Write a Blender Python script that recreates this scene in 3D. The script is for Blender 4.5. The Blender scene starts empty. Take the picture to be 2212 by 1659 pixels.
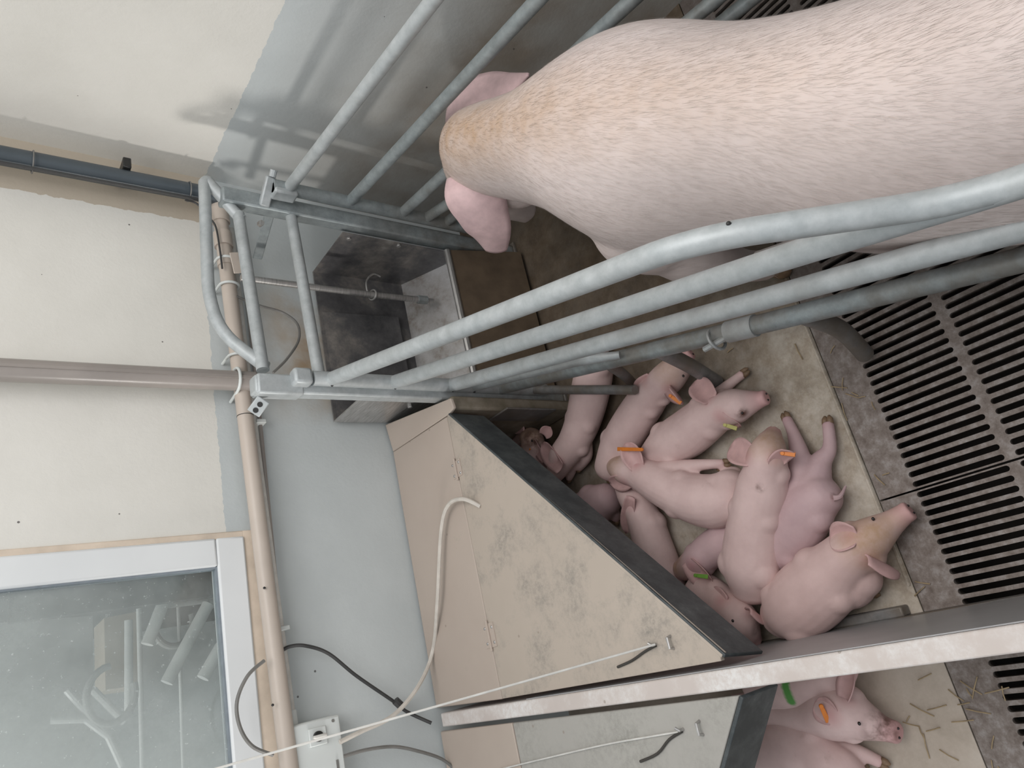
import bpy, bmesh, math, random
from mathutils import Vector, Matrix, noise
from math import sin, cos, radians as rad, pi

scene = bpy.context.scene
COL = scene.collection
R = random.Random(7)

# ------------------------------------------------------------------ camera
# Metres. X runs right along the back wall, Y towards the back wall, Z up.  The phone was held on its side.
F_PX, EYE = 1560.0, Vector((0, 0, 1.65))
YAW, PITCH, ROLL = rad(25.77), rad(38.06), rad(-3.25)
_f = Vector((sin(YAW)*cos(PITCH), cos(YAW)*cos(PITCH), -sin(PITCH)))
_r = Vector((cos(YAW), -sin(YAW), 0)); _d = _f.cross(_r)
RT = cos(ROLL)*_r + sin(ROLL)*_d; DN = -sin(ROLL)*_r + cos(ROLL)*_d; FW = _f
cam = bpy.data.cameras.new('camera'); cam_o = bpy.data.objects.new('camera', cam); COL.objects.link(cam_o)
cam.sensor_width = 36; cam.sensor_fit = 'HORIZONTAL'; cam.lens = 36*F_PX/2212; cam.clip_start = .02
mw = Matrix((DN, RT, -FW)).transposed().to_4x4(); mw.translation = EYE
cam_o.matrix_world = mw
scene.camera = cam_o

def ray(x, y):
    u, v = 1659 - y, x
    return (RT*(u-829.5) + DN*(v-1106) + FW*F_PX)
def at(x, y, X=None, Y=None, Z=None):
    """where the sight line through a photo point meets a real plane of the pen"""
    d = ray(x, y)
    if Z is not None: return EYE + d*((Z-EYE.z)/d.z)
    if Y is not None: return EYE + d*(Y/d.y)
    return EYE + d*(X/d.x)

# ------------------------------------------------------------------ light
scene.view_settings.view_transform = 'Standard'; scene.view_settings.look = 'None'
scene.view_settings.exposure = 0.0; scene.view_settings.gamma = 1.0
scene.view_settings.use_curve_mapping = False
w = bpy.data.worlds.new('world'); scene.world = w; w.use_nodes = True
w.node_tree.nodes['Background'].inputs[0].default_value = (.93, .97, 1.0, 1)
w.node_tree.nodes['Background'].inputs[1].default_value = .68
def area(name, loc, target, sx, sy, power, col):
    l = bpy.data.lights.new(name, 'AREA'); l.shape = 'RECTANGLE'; l.size = sx; l.size_y = sy; l.energy = power; l.color = col
    o = bpy.data.objects.new(name, l); COL.objects.link(o); o.location = loc
    o.rotation_euler = (Vector(target)-Vector(loc)).to_track_quat('-Z', 'Y').to_euler()
    return o
area('ceiling_fluorescent', (.62, .28, 2.9), (.52, .95, 0), 1.6, 1.6, 37.5, (1, .965, .94))
nl = area('added_side_beam', (-1.5, 1.74, .98), (1.65, 1.72, .96), .18, .18, 1.1, (1, .95, .9)); nl.data.spread = rad(36)  # added beam, no known source; throws rail shadows on right wall, misses sow
area('window_room_lamp', (-.6, 3.2, 2.4), (.1, 3.2, .3), 1.2, .8, 14, (1, .99, .97))

# ------------------------------------------------------------------ materials
MAT = {}
class NT:
    def __init__(s, name):
        s.m = bpy.data.materials.new(name); s.m.use_nodes = True; s.t = s.m.node_tree; s.n = s.t.nodes; s.l = s.t.links
        s.b = s.n['Principled BSDF']; MAT[name] = s.m
    def new(s, typ, **k):
        n = s.n.new(typ)
        for a, v in k.items():
            if a.startswith('i_'):
                key = a[2:]; key = int(key) if key.isdigit() else key.replace('_', ' ')
                n.inputs[key].default_value = v
            else: setattr(n, a, v)
        return n
    def pos(s): return s.new('ShaderNodeNewGeometry').outputs['Position']
    def noise(s, scale, detail=4, vec=None, rough=.6, stretch=None):
        v = vec or s.pos()
        if stretch:
            mp = s.new('ShaderNodeMapping'); mp.inputs['Scale'].default_value = stretch; s.l.new(v, mp.inputs[0]); v = mp.outputs[0]
        n = s.new('ShaderNodeTexNoise'); n.inputs['Scale'].default_value = scale; n.inputs['Detail'].default_value = detail
        n.inputs['Roughness'].default_value = rough; s.l.new(v, n.inputs['Vector']); return n.outputs['Fac']
    def ramp(s, fac, stops):
        r = s.new('ShaderNodeValToRGB'); s.l.new(fac, r.inputs[0]); e = r.color_ramp.elements
        e[0].position, e[1].position = stops[0][0], stops[1][0]
        e[0].color, e[1].color = col4(stops[0][1]), col4(stops[1][1])
        for p, c in stops[2:]:
            q = e.new(p); q.color = col4(c)
        return r.outputs[0]
    def mix(s, fac, a, b, mode='MIX'):
        n = s.new('ShaderNodeMix', data_type='RGBA', blend_type=mode)
        for i, v in ((0, fac), (6, a), (7, b)):
            if hasattr(v, 'is_output'): s.l.new(v, n.inputs[i])
            elif i == 0: n.inputs[0].default_value = v
            else: n.inputs[i].default_value = col4(v)
        return n.outputs[2]
    def math(s, op, a, b=0.0, c=None, clamp=False):
        n = s.new('ShaderNodeMath', operation=op, use_clamp=clamp)
        for i, v in enumerate((a, b) if c is None else (a, b, c)):
            if hasattr(v, 'is_output'): s.l.new(v, n.inputs[i])
            else: n.inputs[i].default_value = v
        return n.outputs[0]
    def xyz(s):
        n = s.new('ShaderNodeSeparateXYZ'); s.l.new(s.pos(), n.inputs[0]); return n.outputs
    def bump(s, h, strength=.3, dist=.002):
        n = s.new('ShaderNodeBump'); n.inputs['Strength'].default_value = strength; n.inputs['Distance'].default_value = dist
        s.l.new(h, n.inputs['Height']); s.l.new(n.outputs[0], s.b.inputs['Normal'])
    def set(s, col=None, rough=None, metal=None, spec=None):
        for k, v in (('Base Color', col), ('Roughness', rough), ('Metallic', metal), ('Specular IOR Level', spec)):
            if v is None: continue
            if hasattr(v, 'is_output'): s.l.new(v, s.b.inputs[k])
            else: s.b.inputs[k].default_value = col4(v) if k == 'Base Color' else v
        return s
def col4(c):
    if isinstance(c, (int, float)): return (c, c, c, 1)
    return (c[0], c[1], c[2], 1)

def simple(name, col, rough=.6, metal=0, spec=.4, var=.12, scale=30, bump=0):
    m = NT(name); n = m.noise(scale)
    c = m.ramp(n, [(.3, [x*(1-var) for x in col]), (.7, [min(1, x*(1+var)) for x in col])])
    m.set(c, rough, metal, spec)
    if bump: m.bump(m.noise(scale*4), bump)
    return m

# painted walls: cream above a ragged line, blue grey below
def wall_mat(name, level, back):
    m = NT(name); x, y, z = m.xyz()
    rag = m.math('MULTIPLY_ADD', m.noise(26, 3), .022, -.011)
    up = m.math('GREATER_THAN', m.math('ADD', z, rag), level)
    cream = m.ramp(m.noise(5), [(.3, (.68, .665, .62)), (.7, (.73, .715, .67))])
    blue = m.ramp(m.noise(4), [(.3, (.49, .525, .53)), (.7, (.54, .575, .58))])
    # dirt from the sows on the lower wall inside the crate
    d = m.new('ShaderNodeMapRange', i_1=.98, i_2=.45); m.l.new(z, d.inputs[0])
    if back:
        dx = m.new('ShaderNodeMapRange', i_1=.78, i_2=.92); m.l.new(x, dx.inputs[0])
        dx2 = m.new('ShaderNodeMapRange', i_1=1.32, i_2=1.22); m.l.new(x, dx2.inputs[0])
        k = m.math('MULTIPLY', m.math('MULTIPLY', dx.outputs[0], dx2.outputs[0]), m.ramp(m.noise(5), [(.35, 0), (.62, 1)]))
        dz = m.new('ShaderNodeMapRange', i_1=.93, i_2=.75); m.l.new(z, dz.inputs[0])
        k = m.math('MULTIPLY', k, dz.outputs[0]); dirt = (.36, .24, .13)
    else:
        k = m.math('MULTIPLY', d.outputs[0], m.ramp(m.noise(3), [(.25, .35), (.65, 1)])); dirt = (.22, .175, .13)
    blue = m.mix(m.math('MULTIPLY', k, .85), blue, dirt)
    c = m.mix(up, blue, cream)
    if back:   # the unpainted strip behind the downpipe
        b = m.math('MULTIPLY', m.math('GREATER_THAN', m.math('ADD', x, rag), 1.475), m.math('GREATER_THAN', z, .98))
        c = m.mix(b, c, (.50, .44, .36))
    # fly specks
    v = m.new('ShaderNodeTexVoronoi'); v.inputs['Scale'].default_value = 9; m.l.new(m.pos(), v.inputs['Vector'])
    sp = m.math('LESS_THAN', v.outputs['Distance'], .028)
    c = m.mix(m.math('MULTIPLY', sp, .8), c, (.06, .05, .05))
    m.set(c, .7, 0, .3); m.bump(m.noise(60, 5), .25, .003)
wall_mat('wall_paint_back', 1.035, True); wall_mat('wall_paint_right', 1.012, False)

# galvanised steel
def galv(name, a, b, dirt=.5, metal=.35):
    m = NT(name); n1 = m.noise(38, 8, rough=.68); n2 = m.noise(9, 5)
    c = m.ramp(n1, [(.25, a), (.75, b)])
    z = m.xyz()[2]
    lo = m.new('ShaderNodeMapRange', i_1=.62, i_2=.05); m.l.new(z, lo.inputs[0])
    k = m.math('MULTIPLY', m.ramp(n2, [(.38, 0), (.62, 1)]), m.math('MULTIPLY_ADD', lo.outputs[0], .75, .12))
    c = m.mix(m.math('MULTIPLY', k, dirt*2, clamp=True), c, (.16, .13, .10))
    m.set(c, m.math('MULTIPLY_ADD', n1, .3, .35), metal, .5); m.bump(n1, .12, .001)
galv('galvanised_steel', (.33, .36, .37), (.49, .52, .53), .45, .25)
galv('old_galvanised_steel', (.19, .22, .23), (.36, .40, .41), .6)
galv('dirty_bar_steel', (.12, .12, .12), (.26, .255, .25), .5, .2)
m = NT('stainless_steel'); n = m.noise(20, 5, stretch=(1, 1, 9))
m.set(m.ramp(n, [(.3, (.34, .33, .32)), (.7, (.55, .54, .53))]), .38, .75, .5)
m = NT('stained_trough_steel'); n = m.noise(7, 8, rough=.7); z = m.xyz()[2]
m.set(m.ramp(n, [(.3, (.06, .06, .064)), (.5, (.13, .127, .13)), (.64, (.26, .24, .22)), (.72, (.38, .36, .34))]), .42, .3, .5)
m = NT('splashed_trough_steel'); n = m.noise(6, 8, rough=.7)
m.set(m.ramp(n, [(.33, (.22, .18, .14)), (.45, (.40, .385, .375)), (.6, (.52, .52, .525))]), .4, .5, .5)
simple('brown_trough_front', (.10, .072, .048), .55, 0, .4, .25, 12, .2)

# creep cover plastic, with scratches and grime
def cover(name, a, b, grime, g0, g1):
    m = NT(name); n = m.noise(3, 4)
    c = m.ramp(n, [(.3, a), (.7, b)])
    g = m.ramp(m.noise(6, 8, rough=.72), [(g0, 0), (g1, 1)])
    fine = m.ramp(m.noise(70, 6, rough=.8), [(.42, 0), (.58, 1)])
    k = m.math('MULTIPLY', g, m.math('MULTIPLY_ADD', fine, .6, .25))
    c = m.mix(k, c, grime)
    v = m.new('ShaderNodeTexVoronoi'); v.inputs['Scale'].default_value = 13; m.l.new(m.pos(), v.inputs['Vector'])
    c = m.mix(m.math('MULTIPLY', m.math('LESS_THAN', v.outputs['Distance'], .045), .55), c, (.25, .2, .16))
    m.set(c, .5, 0, .35); m.bump(m.noise(50), .06)
cover('cover_plastic', (.43, .36, .31), (.47, .40, .345), (.3, .27, .22), .62, .8)
cover('scuffed_cover_plastic', (.42, .36, .305), (.47, .405, .345), (.20, .19, .17), .47, .70)
cover('grey_cover_plastic', (.36, .345, .32), (.42, .405, .375), (.24, .235, .21), .42, .7)
cover('white_board', (.52, .46, .43), (.60, .54, .505), (.74, .73, .72), .45, .62)
m = NT('black_lip'); n = m.noise(14, 7, rough=.75)
m.set(m.ramp(n, [(.4, (.042, .050, .054)), (.62, (.085, .095, .098)), (.78, (.20, .21, .21))]), .5, 0, .45)
simple('divider_side', (.36, .36, .365), .35, 0, .5, .1, 5)
simple('rubber_seal', (.05, .045, .04), .7)
m = NT('mossy_board'); n = m.noise(16, 6)
m.set(m.ramp(n, [(.3, (.18, .155, .11)), (.6, (.31, .27, .215)), (.75, (.38, .33, .27))]), .6, 0, .3)

simple('beige_pvc', (.50, .435, .38), .4, 0, .45, .08, 5)
simple('grey_brown_pvc', (.30, .27, .25), .3, 0, .5, .1, 6)
simple('dark_pvc', (.06, .075, .088), .35, 0, .5, .15, 6)
simple('white_plastic', (.62, .65, .64), .4, 0, .5, .04, 5)
simple('window_frame_white', (.72, .74, .75), .35, 0, .5, .03, 4)
simple('window_gasket', (.22, .25, .28), .5)
simple('peach_sealant', (.66, .56, .46), .6, 0, .3, .12, 14)
simple('cable_black', (.045, .045, .045), .5)
simple('cable_grey', (.18, .175, .165), .5)
simple('cable_white', (.56, .52, .47), .5)
simple('cord_white', (.60, .59, .56), .7)
simple('knob_black', (.02, .02, .02), .4)
simple('tag_orange', (.68, .21, .03), .45, 0, .4, .08, 60)
simple('tag_green', (.16, .34, .05), .45, 0, .4, .1, 60)
simple('tag_yellow', (.42, .40, .12), .45, 0, .4, .1, 60)
simple('spray_green', (.03, .30, .02), .5)
simple('straw', (.33, .25, .15), .6, 0, .3, .25, 50)
simple('hoof_horn', (.20, .13, .08), .5, 0, .4, .2, 60)
simple('eye_dark', (.012, .008, .008), .15, 0, .6)
simple('machine_black', (.02, .018, .018), .6)

# concrete floor
m = NT('concrete'); x, y, z = m.xyz()
n1 = m.noise(11, 8, rough=.72); n2 = m.noise(2.3, 4); n3 = m.noise(90, 4)
c = m.ramp(n1, [(.32, (.29, .235, .18)), (.5, (.45, .385, .31)), (.66, (.60, .545, .47))])
c = m.mix(m.math('MULTIPLY', m.ramp(n3, [(.35, 0), (.7, 1)]), .25), c, (.19, .16, .12))
sc = m.ramp(m.noise(6.5, 9, rough=.78), [(.46, 0), (.58, 1)]); c = m.mix(m.math('MULTIPLY', sc, .55), c, (.62, .575, .51))
st = m.ramp(m.noise(5, 5), [(.54, 0), (.68, 1)])
c = m.mix(m.math('MULTIPLY', st, .6), c, (.20, .14, .08))
# wet and soiled where the sow stands: grows darker into the crate
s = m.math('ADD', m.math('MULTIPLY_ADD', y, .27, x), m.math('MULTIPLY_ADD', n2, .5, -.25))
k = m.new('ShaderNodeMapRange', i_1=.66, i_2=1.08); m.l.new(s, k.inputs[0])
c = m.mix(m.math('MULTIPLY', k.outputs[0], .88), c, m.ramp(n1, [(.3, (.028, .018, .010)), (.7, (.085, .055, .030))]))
# next pen is drier and paler
k2 = m.new('ShaderNodeMapRange', i_1=-.10, i_2=-.16); m.l.new(x, k2.inputs[0])
c = m.mix(m.math('MULTIPLY', k2.outputs[0], .8), c, m.ramp(n1, [(.3, (.42, .36, .30)), (.6, (.50, .43, .365)), (.75, (.52, .46, .40))]))
m.set(c, m.math('MULTIPLY_ADD', n2, -.3, .7), 0, .35); m.bump(n3, .35, .002)
# iron grate
m = NT('cast_iron'); n1 = m.noise(38, 7, rough=.75); n2 = m.noise(5)
c = m.ramp(n1, [(.32, (.13, .10, .085)), (.5, (.22, .185, .165)), (.64, (.32, .29, .275)), (.76, (.36, .32, .26))])
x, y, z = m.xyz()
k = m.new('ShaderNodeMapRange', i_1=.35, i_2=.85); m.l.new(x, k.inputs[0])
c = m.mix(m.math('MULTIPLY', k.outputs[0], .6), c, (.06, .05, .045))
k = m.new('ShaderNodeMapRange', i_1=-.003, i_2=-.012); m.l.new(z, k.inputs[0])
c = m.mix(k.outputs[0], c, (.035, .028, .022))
m.set(c, .6, .1, .4); m.bump(n1, .3, .002)
simple('pit_dark', (.012, .009, .007), .9)

# pig skin.  'tint' attribute: r = pink, g = tan dirt, b = dark spots
def skin(name, base, shade, pink, scale=1.0, sss=.08, spots=0.0, hair=False):
    m = NT(name)
    n = m.noise(9*scale, 5); nf = m.noise(120*scale, 3)
    c = m.ramp(n, [(.32, shade), (.66, base)])
    a = m.new('ShaderNodeAttribute', attribute_name='tint'); sp = m.new('ShaderNodeSeparateColor'); m.l.new(a.outputs['Color'], sp.inputs[0])
    c = m.mix(sp.outputs[0], c, pink)
    tan = m.math('MULTIPLY', sp.outputs[1], m.ramp(m.noise(30*scale, 5), [(.25, .35), (.65, 1)]))
    c = m.mix(tan, c, (.42, .27, .16))
    dk = m.math('MULTIPLY', sp.outputs[2], m.ramp(m.noise(26, 4), [(.4, 0), (.6, 1)]))
    c = m.mix(dk, c, (.12, .06, .045))
    mk = m.new('ShaderNodeAttribute', attribute_name='mark'); c = m.mix(mk.outputs['Fac'], c, (.05, .30, .04))
    if spots:
        sm = m.ramp(m.noise(20, 5), [(.66, 0), (.74, 1)])
        c = m.mix(m.math('MULTIPLY', sm, spots), c, (.33, .2, .16))
    m.set(c, .55, 0, .28)
    m.b.inputs['Subsurface Weight'].default_value = sss*.5
    m.b.inputs['Subsurface Radius'].default_value = (.02, .008, .005)
    m.b.inputs['Subsurface Scale'].default_value = .5
    m.bump(nf, .18, .0015)
skin('sow_skin', (.66, .575, .55), (.58, .50, .475), (.62, .42, .42), .6, sss=.04)
skin('piglet_skin', (.70, .53, .51), (.60, .44, .425), (.56, .31, .31), 1.4, spots=.25)
skin('purple_piglet_skin', (.57, .41, .42), (.49, .345, .36), (.50, .27, .28), 1.4, spots=.2)
skin('warm_piglet_skin', (.66, .485, .465), (.57, .41, .39), (.54, .30, .29), 1.4, spots=.35)
simple('ear_pink', (.56, .36, .35), .5, 0, .35, .1, 40)
simple('sow_ear_pink', (.55, .395, .40), .5, 0, .3, .16, 22, .15)
simple('snout_pink', (.60, .27, .27), .45, 0, .4, .15, 60)
m = NT('bristle'); n = m.noise(3, 4)
at_ = m.new('ShaderNodeAttribute', attribute_name='tone')
c = m.mix(at_.outputs['Fac'], (.66, .595, .57), (.44, .33, .24))
m.set(c, .45, 0, .4)

# ------------------------------------------------------------------ mesh helpers
class MB:
    def __init__(s): s.v = []; s.f = []; s.mi = []
    def add(s, vs, fs, mi=0):
        o = len(s.v); s.v += [Vector(p) for p in vs]; s.f += [[i+o for i in q] for q in fs]; s.mi += [mi]*len(fs); return s
    def box(s, a, b, rot=None, piv=None, mi=0):
        (x0, y0, z0), (x1, y1, z1) = a, b
        vs = [Vector(p) for p in ((x0,y0,z0),(x1,y0,z0),(x1,y1,z0),(x0,y1,z0),(x0,y0,z1),(x1,y0,z1),(x1,y1,z1),(x0,y1,z1))]
        if rot is not None:
            M = Matrix.Rotation(rot, 4, 'Z'); p = Vector(piv); vs = [M @ (q-p) + p for q in vs]
        return s.add(vs, [(0,3,2,1),(4,5,6,7),(0,1,5,4),(1,2,6,5),(2,3,7,6),(3,0,4,7)], mi)
    def prism(s, poly, vec, mi=0):
        n = len(poly); vec = Vector(vec); p = [Vector(q) for q in poly]
        nrm = Vector((0, 0, 0))
        for i in range(n): nrm += p[i].cross(p[(i+1) % n])
        if nrm.dot(vec) > 0: p = p[::-1]
        vs = p + [q+vec for q in p]
        return s.add(vs, [list(range(n)), list(range(2*n-1, n-1, -1))] + [[(i+1) % n, i, i+n, (i+1) % n+n] for i in range(n)], mi)
    def tube(s, pts, r, n=16, cap=True, mi=0, flat=None):
        pts = [Vector(p) for p in pts]; m = len(pts)
        rs = r if isinstance(r, (list, tuple)) else [r]*m
        T = [(pts[min(i+1, m-1)]-pts[max(i-1, 0)]).normalized() for i in range(m)]
        u = T[0].orthogonal().normalized() if abs(T[0].z) > .95 else T[0].cross(Vector((0, 0, 1))).normalized()
        vs = []
        for i in range(m):
            u = (u - T[i]*u.dot(T[i])).normalized(); w = T[i].cross(u)
            for k in range(n):
                a = 2*pi*k/n; vs.append(pts[i] + (u*cos(a) + w*sin(a))*rs[i])
        fs = [[i*n+k, i*n+(k+1) % n, (i+1)*n+(k+1) % n, (i+1)*n+k] for i in range(m-1) for k in range(n)]
        if cap: fs += [list(range(n))[::-1], list(range((m-1)*n, m*n))]
        return s.add(vs, fs, mi)
    def rings(s, P, hw, hh, n=24, up=(0, 0, 1), mi=0, egg=0.0):
        """elliptical sections along a spine; egg > 0 widens the lower half"""
        m = len(P); P = [Vector(p) for p in P]; vs = []
        for i in range(m):
            t = (P[min(i+1, m-1)]-P[max(i-1, 0)]).normalized()
            side = t.cross(Vector(up)).normalized(); u2 = side.cross(t)
            for k in range(n):
                a = 2*pi*k/n; c, d = cos(a), sin(a)
                e = 1 - egg*d
                vs.append(P[i] + side*c*hw[i]*e + u2*d*hh[i])
        fs = [[i*n+k, i*n+(k+1) % n, (i+1)*n+(k+1) % n, (i+1)*n+k] for i in range(m-1) for k in range(n)]
        fs += [list(range(n))[::-1], list(range((m-1)*n, m*n))]
        return s.add(vs, fs, mi)
    def ball(s, c, r, n=12, mi=0):
        c = Vector(c); r = r if isinstance(r, (list, tuple)) else (r, r, r); vs = []
        for i in range(1, n):
            for k in range(2*n):
                a, b = pi*i/n, pi*k/n
                vs.append(c + Vector((r[0]*sin(a)*cos(b), r[1]*sin(a)*sin(b), r[2]*cos(a))))
        m = 2*n; fs = [[i*m+k, (i+1)*m+k, (i+1)*m+(k+1) % m, i*m+(k+1) % m] for i in range(n-2) for k in range(m)]
        t = len(vs); vs += [c+Vector((0, 0, r[2])), c-Vector((0, 0, r[2]))]
        fs += [[t, k, (k+1) % m] for k in range(m)] + [[t+1, (n-2)*m+(k+1) % m, (n-2)*m+k] for k in range(m)]
        return s.add(vs, fs, mi)
    def build(s, name, mats, parent=None, smooth=True, bevel=0, seg=2, angle=35):
        me = bpy.data.meshes.new(name); me.from_pydata(s.v, [], s.f)
        for m in (mats if isinstance(mats, (list, tuple)) else [mats]): me.materials.append(MAT[m])
        me.polygons.foreach_set('material_index', s.mi); me.update()
        o = bpy.data.objects.new(name, me); COL.objects.link(o)
        if parent: o.parent = parent; o.matrix_parent_inverse = Matrix.Translation(-parent.location)
        if bevel:
            b = o.modifiers.new('bevel', 'BEVEL'); b.width = bevel; b.segments = seg; b.limit_method = 'ANGLE'
        if smooth:
            me.shade_smooth() if hasattr(me, 'shade_smooth') else None
            try: me.set_sharp_from_angle(angle=rad(angle))
            except Exception: pass
        return o
def fillet(pts, r, n=6):
    pts = [Vector(p) for p in pts]; out = [pts[0]]
    for i in range(1, len(pts)-1):
        a, b, c = pts[i-1], pts[i], pts[i+1]
        q = min(r, (a-b).length*.49, (c-b).length*.49)
        p0 = b + (a-b).normalized()*q; p1 = b + (c-b).normalized()*q
        for k in range(n+1):
            t = k/n; out.append(p0*(1-t)**2 + b*2*t*(1-t) + p1*t*t)
    out.append(pts[-1]); return out
def spline(P, n=6):
    """Catmull-Rom through tuples of any length"""
    out = []; m = len(P)
    for i in range(m-1):
        p0, p1, p2, p3 = P[max(i-1, 0)], P[i], P[i+1], P[min(i+2, m-1)]
        for k in range(n):
            t = k/n; out.append([.5*((2*b)+(-a+c)*t+(2*a-5*b+4*c-d)*t*t+(-a+3*b-3*c+d)*t**3) for a, b, c, d in zip(p0, p1, p2, p3)])
    out.append(list(P[-1])); return out
def thing(name, label, cat, loc=(0, 0, 0), group=None):
    o = bpy.data.objects.new(name, None); COL.objects.link(o); o.location = loc; o.empty_display_size = .05
    o['label'] = label; o['category'] = cat
    if group: o['group'] = group
    return o
def tag(o, label, cat, group=None, kind=None):
    o['label'] = label; o['category'] = cat
    if group: o['group'] = group
    if kind: o['kind'] = kind
    return o
def struct(o): o['kind'] = 'structure'; return o

WY, WX, WINX, WINZ = 2.0, 1.65, .455, .99     # back wall, right wall, window edge and sill

# ------------------------------------------------------------------ room shell
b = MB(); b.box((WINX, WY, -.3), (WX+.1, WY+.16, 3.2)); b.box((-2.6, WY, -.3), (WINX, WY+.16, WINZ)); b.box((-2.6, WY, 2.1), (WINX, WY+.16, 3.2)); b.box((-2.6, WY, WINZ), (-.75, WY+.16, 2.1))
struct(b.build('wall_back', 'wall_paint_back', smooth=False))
struct(MB().box((WX, -1.6, -.3), (WX+.12, WY, 3.2)).build('wall_right', 'wall_paint_right', smooth=False))
b = MB(); b.box((-2.4, .775, -.34), (WX, WY, 0))
struct(b.build('floor', 'concrete', smooth=False))
b = MB(); b.box((-2.4, -1.6, -.36), (WX, .775, -.30)); b.box((-2.4, -1.7, -.3), (WX, -1.6, -.01)); b.box((-2.5, -1.7, -.36), (-2.4, .775, -.01)); b.box((-2.4, .765, -.3), (WX, .775, -.03))
struct(b.build('floor_pit', 'pit_dark', smooth=False))
o = MB().tube([(-.05, .781, .002), (.3, .779, .003), (.7, .781, .003), (1.6, .78, .002)], .004, 6).build('trim_1', 'concrete'); struct(o)

# window in the back wall
def window():
    x0, x1, z0, z1 = -.75, WINX, WINZ, 2.1
    t = struct(bpy.data.objects.new('window_1', None)); COL.objects.link(t); t.location = (x1, WY, z0)
    b = MB(); g = .016
    b.box((x0, WY-.006, z0-.040), (x1+g, WY+.01, z0+.004)); b.box((x1-.004, WY-.006, z0), (x1+g, WY+.01, z1))
    struct(b.build('sealant', 'peach_sealant', t, bevel=.003))
    fw = .075
    b = MB(); y0, y1 = WY-.012, WY+.055
    b.box((x0, y0, z0), (x1, y1, z0+fw)); b.box((x1-fw, y0, z0+fw), (x1, y1, z1)); b.box((x0, y0, z0+fw), (x0+fw, y1, z1)); b.box((x0+fw, y0, z1-fw), (x1-fw, y1, z1))
    struct(b.build('window_frame', 'window_frame_white', t, bevel=.006))
    b = MB(); h = .004; y0, y1 = WY-.004, WY+.03; X0, X1, Z0, Z1 = x0+fw, x1-fw, z0+fw, z1-fw
    b.box((X0, y0, Z0), (X1, y1, Z0+h)); b.box((X1-h, y0, Z0+h), (X1, y1, Z1)); b.box((X0, y0, Z0+h), (X0+h, y1, Z1)); b.box((X0+h, y0, Z1-h), (X1-h, y1, Z1))
    struct(b.build('gasket', 'window_gasket', t))
    struct(MB().box((X0+h, WY+.012, Z0+h), (X1-h, WY+.017, Z1-h)).build('pane', 'dusty_glass', t, smooth=False))
m = NT('dusty_glass'); m.n.remove(m.b)
out = [n for n in m.n if n.type == 'OUTPUT_MATERIAL'][0]
tr = m.new('ShaderNodeBsdfTransparent'); tr.inputs[0].default_value = (.93, .95, .94, 1)
gl = m.new('ShaderNodeBsdfGlossy'); gl.inputs['Roughness'].default_value = .08; gl.inputs[0].default_value = (.8, .85, .85, 1)
df = m.new('ShaderNodeBsdfDiffuse'); df.inputs[0].default_value = (.62, .66, .65, 1)
x, y, z = m.xyz()
k = m.new('ShaderNodeMapRange', i_1=1.10, i_2=1.55, i_3=.05, i_4=.30); m.l.new(z, k.inputs[0])
spk = m.ramp(m.noise(90, 3), [(.66, 0), (.72, 1)])
cl = m.ramp(m.noise(9, 6, rough=.7), [(.35, 0), (.75, 1)])
kx = m.new('ShaderNodeMapRange', i_1=.20, i_2=-.08, i_3=0.0, i_4=.30); m.l.new(x, kx.inputs[0])
fac = m.math('ADD', m.math('ADD', m.math('MULTIPLY_ADD', cl, .12, k.outputs[0]), kx.outputs[0]), m.math('MULTIPLY', spk, .35), clamp=True)
m1 = m.new('ShaderNodeMixShader'); m1.inputs[0].default_value = .06; m.l.new(tr.outputs[0], m1.inputs[1]); m.l.new(gl.outputs[0], m1.inputs[2])
m2 = m.new('ShaderNodeMixShader'); m.l.new(fac, m2.inputs[0]); m.l.new(m1.outputs[0], m2.inputs[1]); m.l.new(df.outputs[0], m2.inputs[2])
m.l.new(m2.outputs[0], out.inputs[0])
window()

# the next room, seen through the dusty pane
simple('far_floor', (.06, .064, .062), .5, 0, .4, .2, 3)
simple('far_wall_light', (.50, .54, .54), .7, 0, .3, .08, 2)
simple('far_board', (.05, .055, .052), .7, 0, .3, .2, 3)
simple('far_beige', (.50, .42, .33), .6, 0, .3, .15, 5)
simple('far_grey', (.33, .34, .33), .6, 0, .3, .15, 5)
simple('far_tube', (.72, .73, .72), .4, .1, .4, .1, 8)
struct(MB().box((-3.4, WY+.16, -.06), (WX, 5.4, 0)).build('floor_next_room', 'far_floor', smooth=False))
struct(MB().box((-3.4, 5.4, -.1), (WX, 5.5, 3.1)).build('wall_next_room', 'far_wall_light', smooth=False))
struct(MB().box((.66, 2.75, 0), (.72, 5.4, 3.1)).build('wall_next_room_right', 'far_board', smooth=False))

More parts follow.
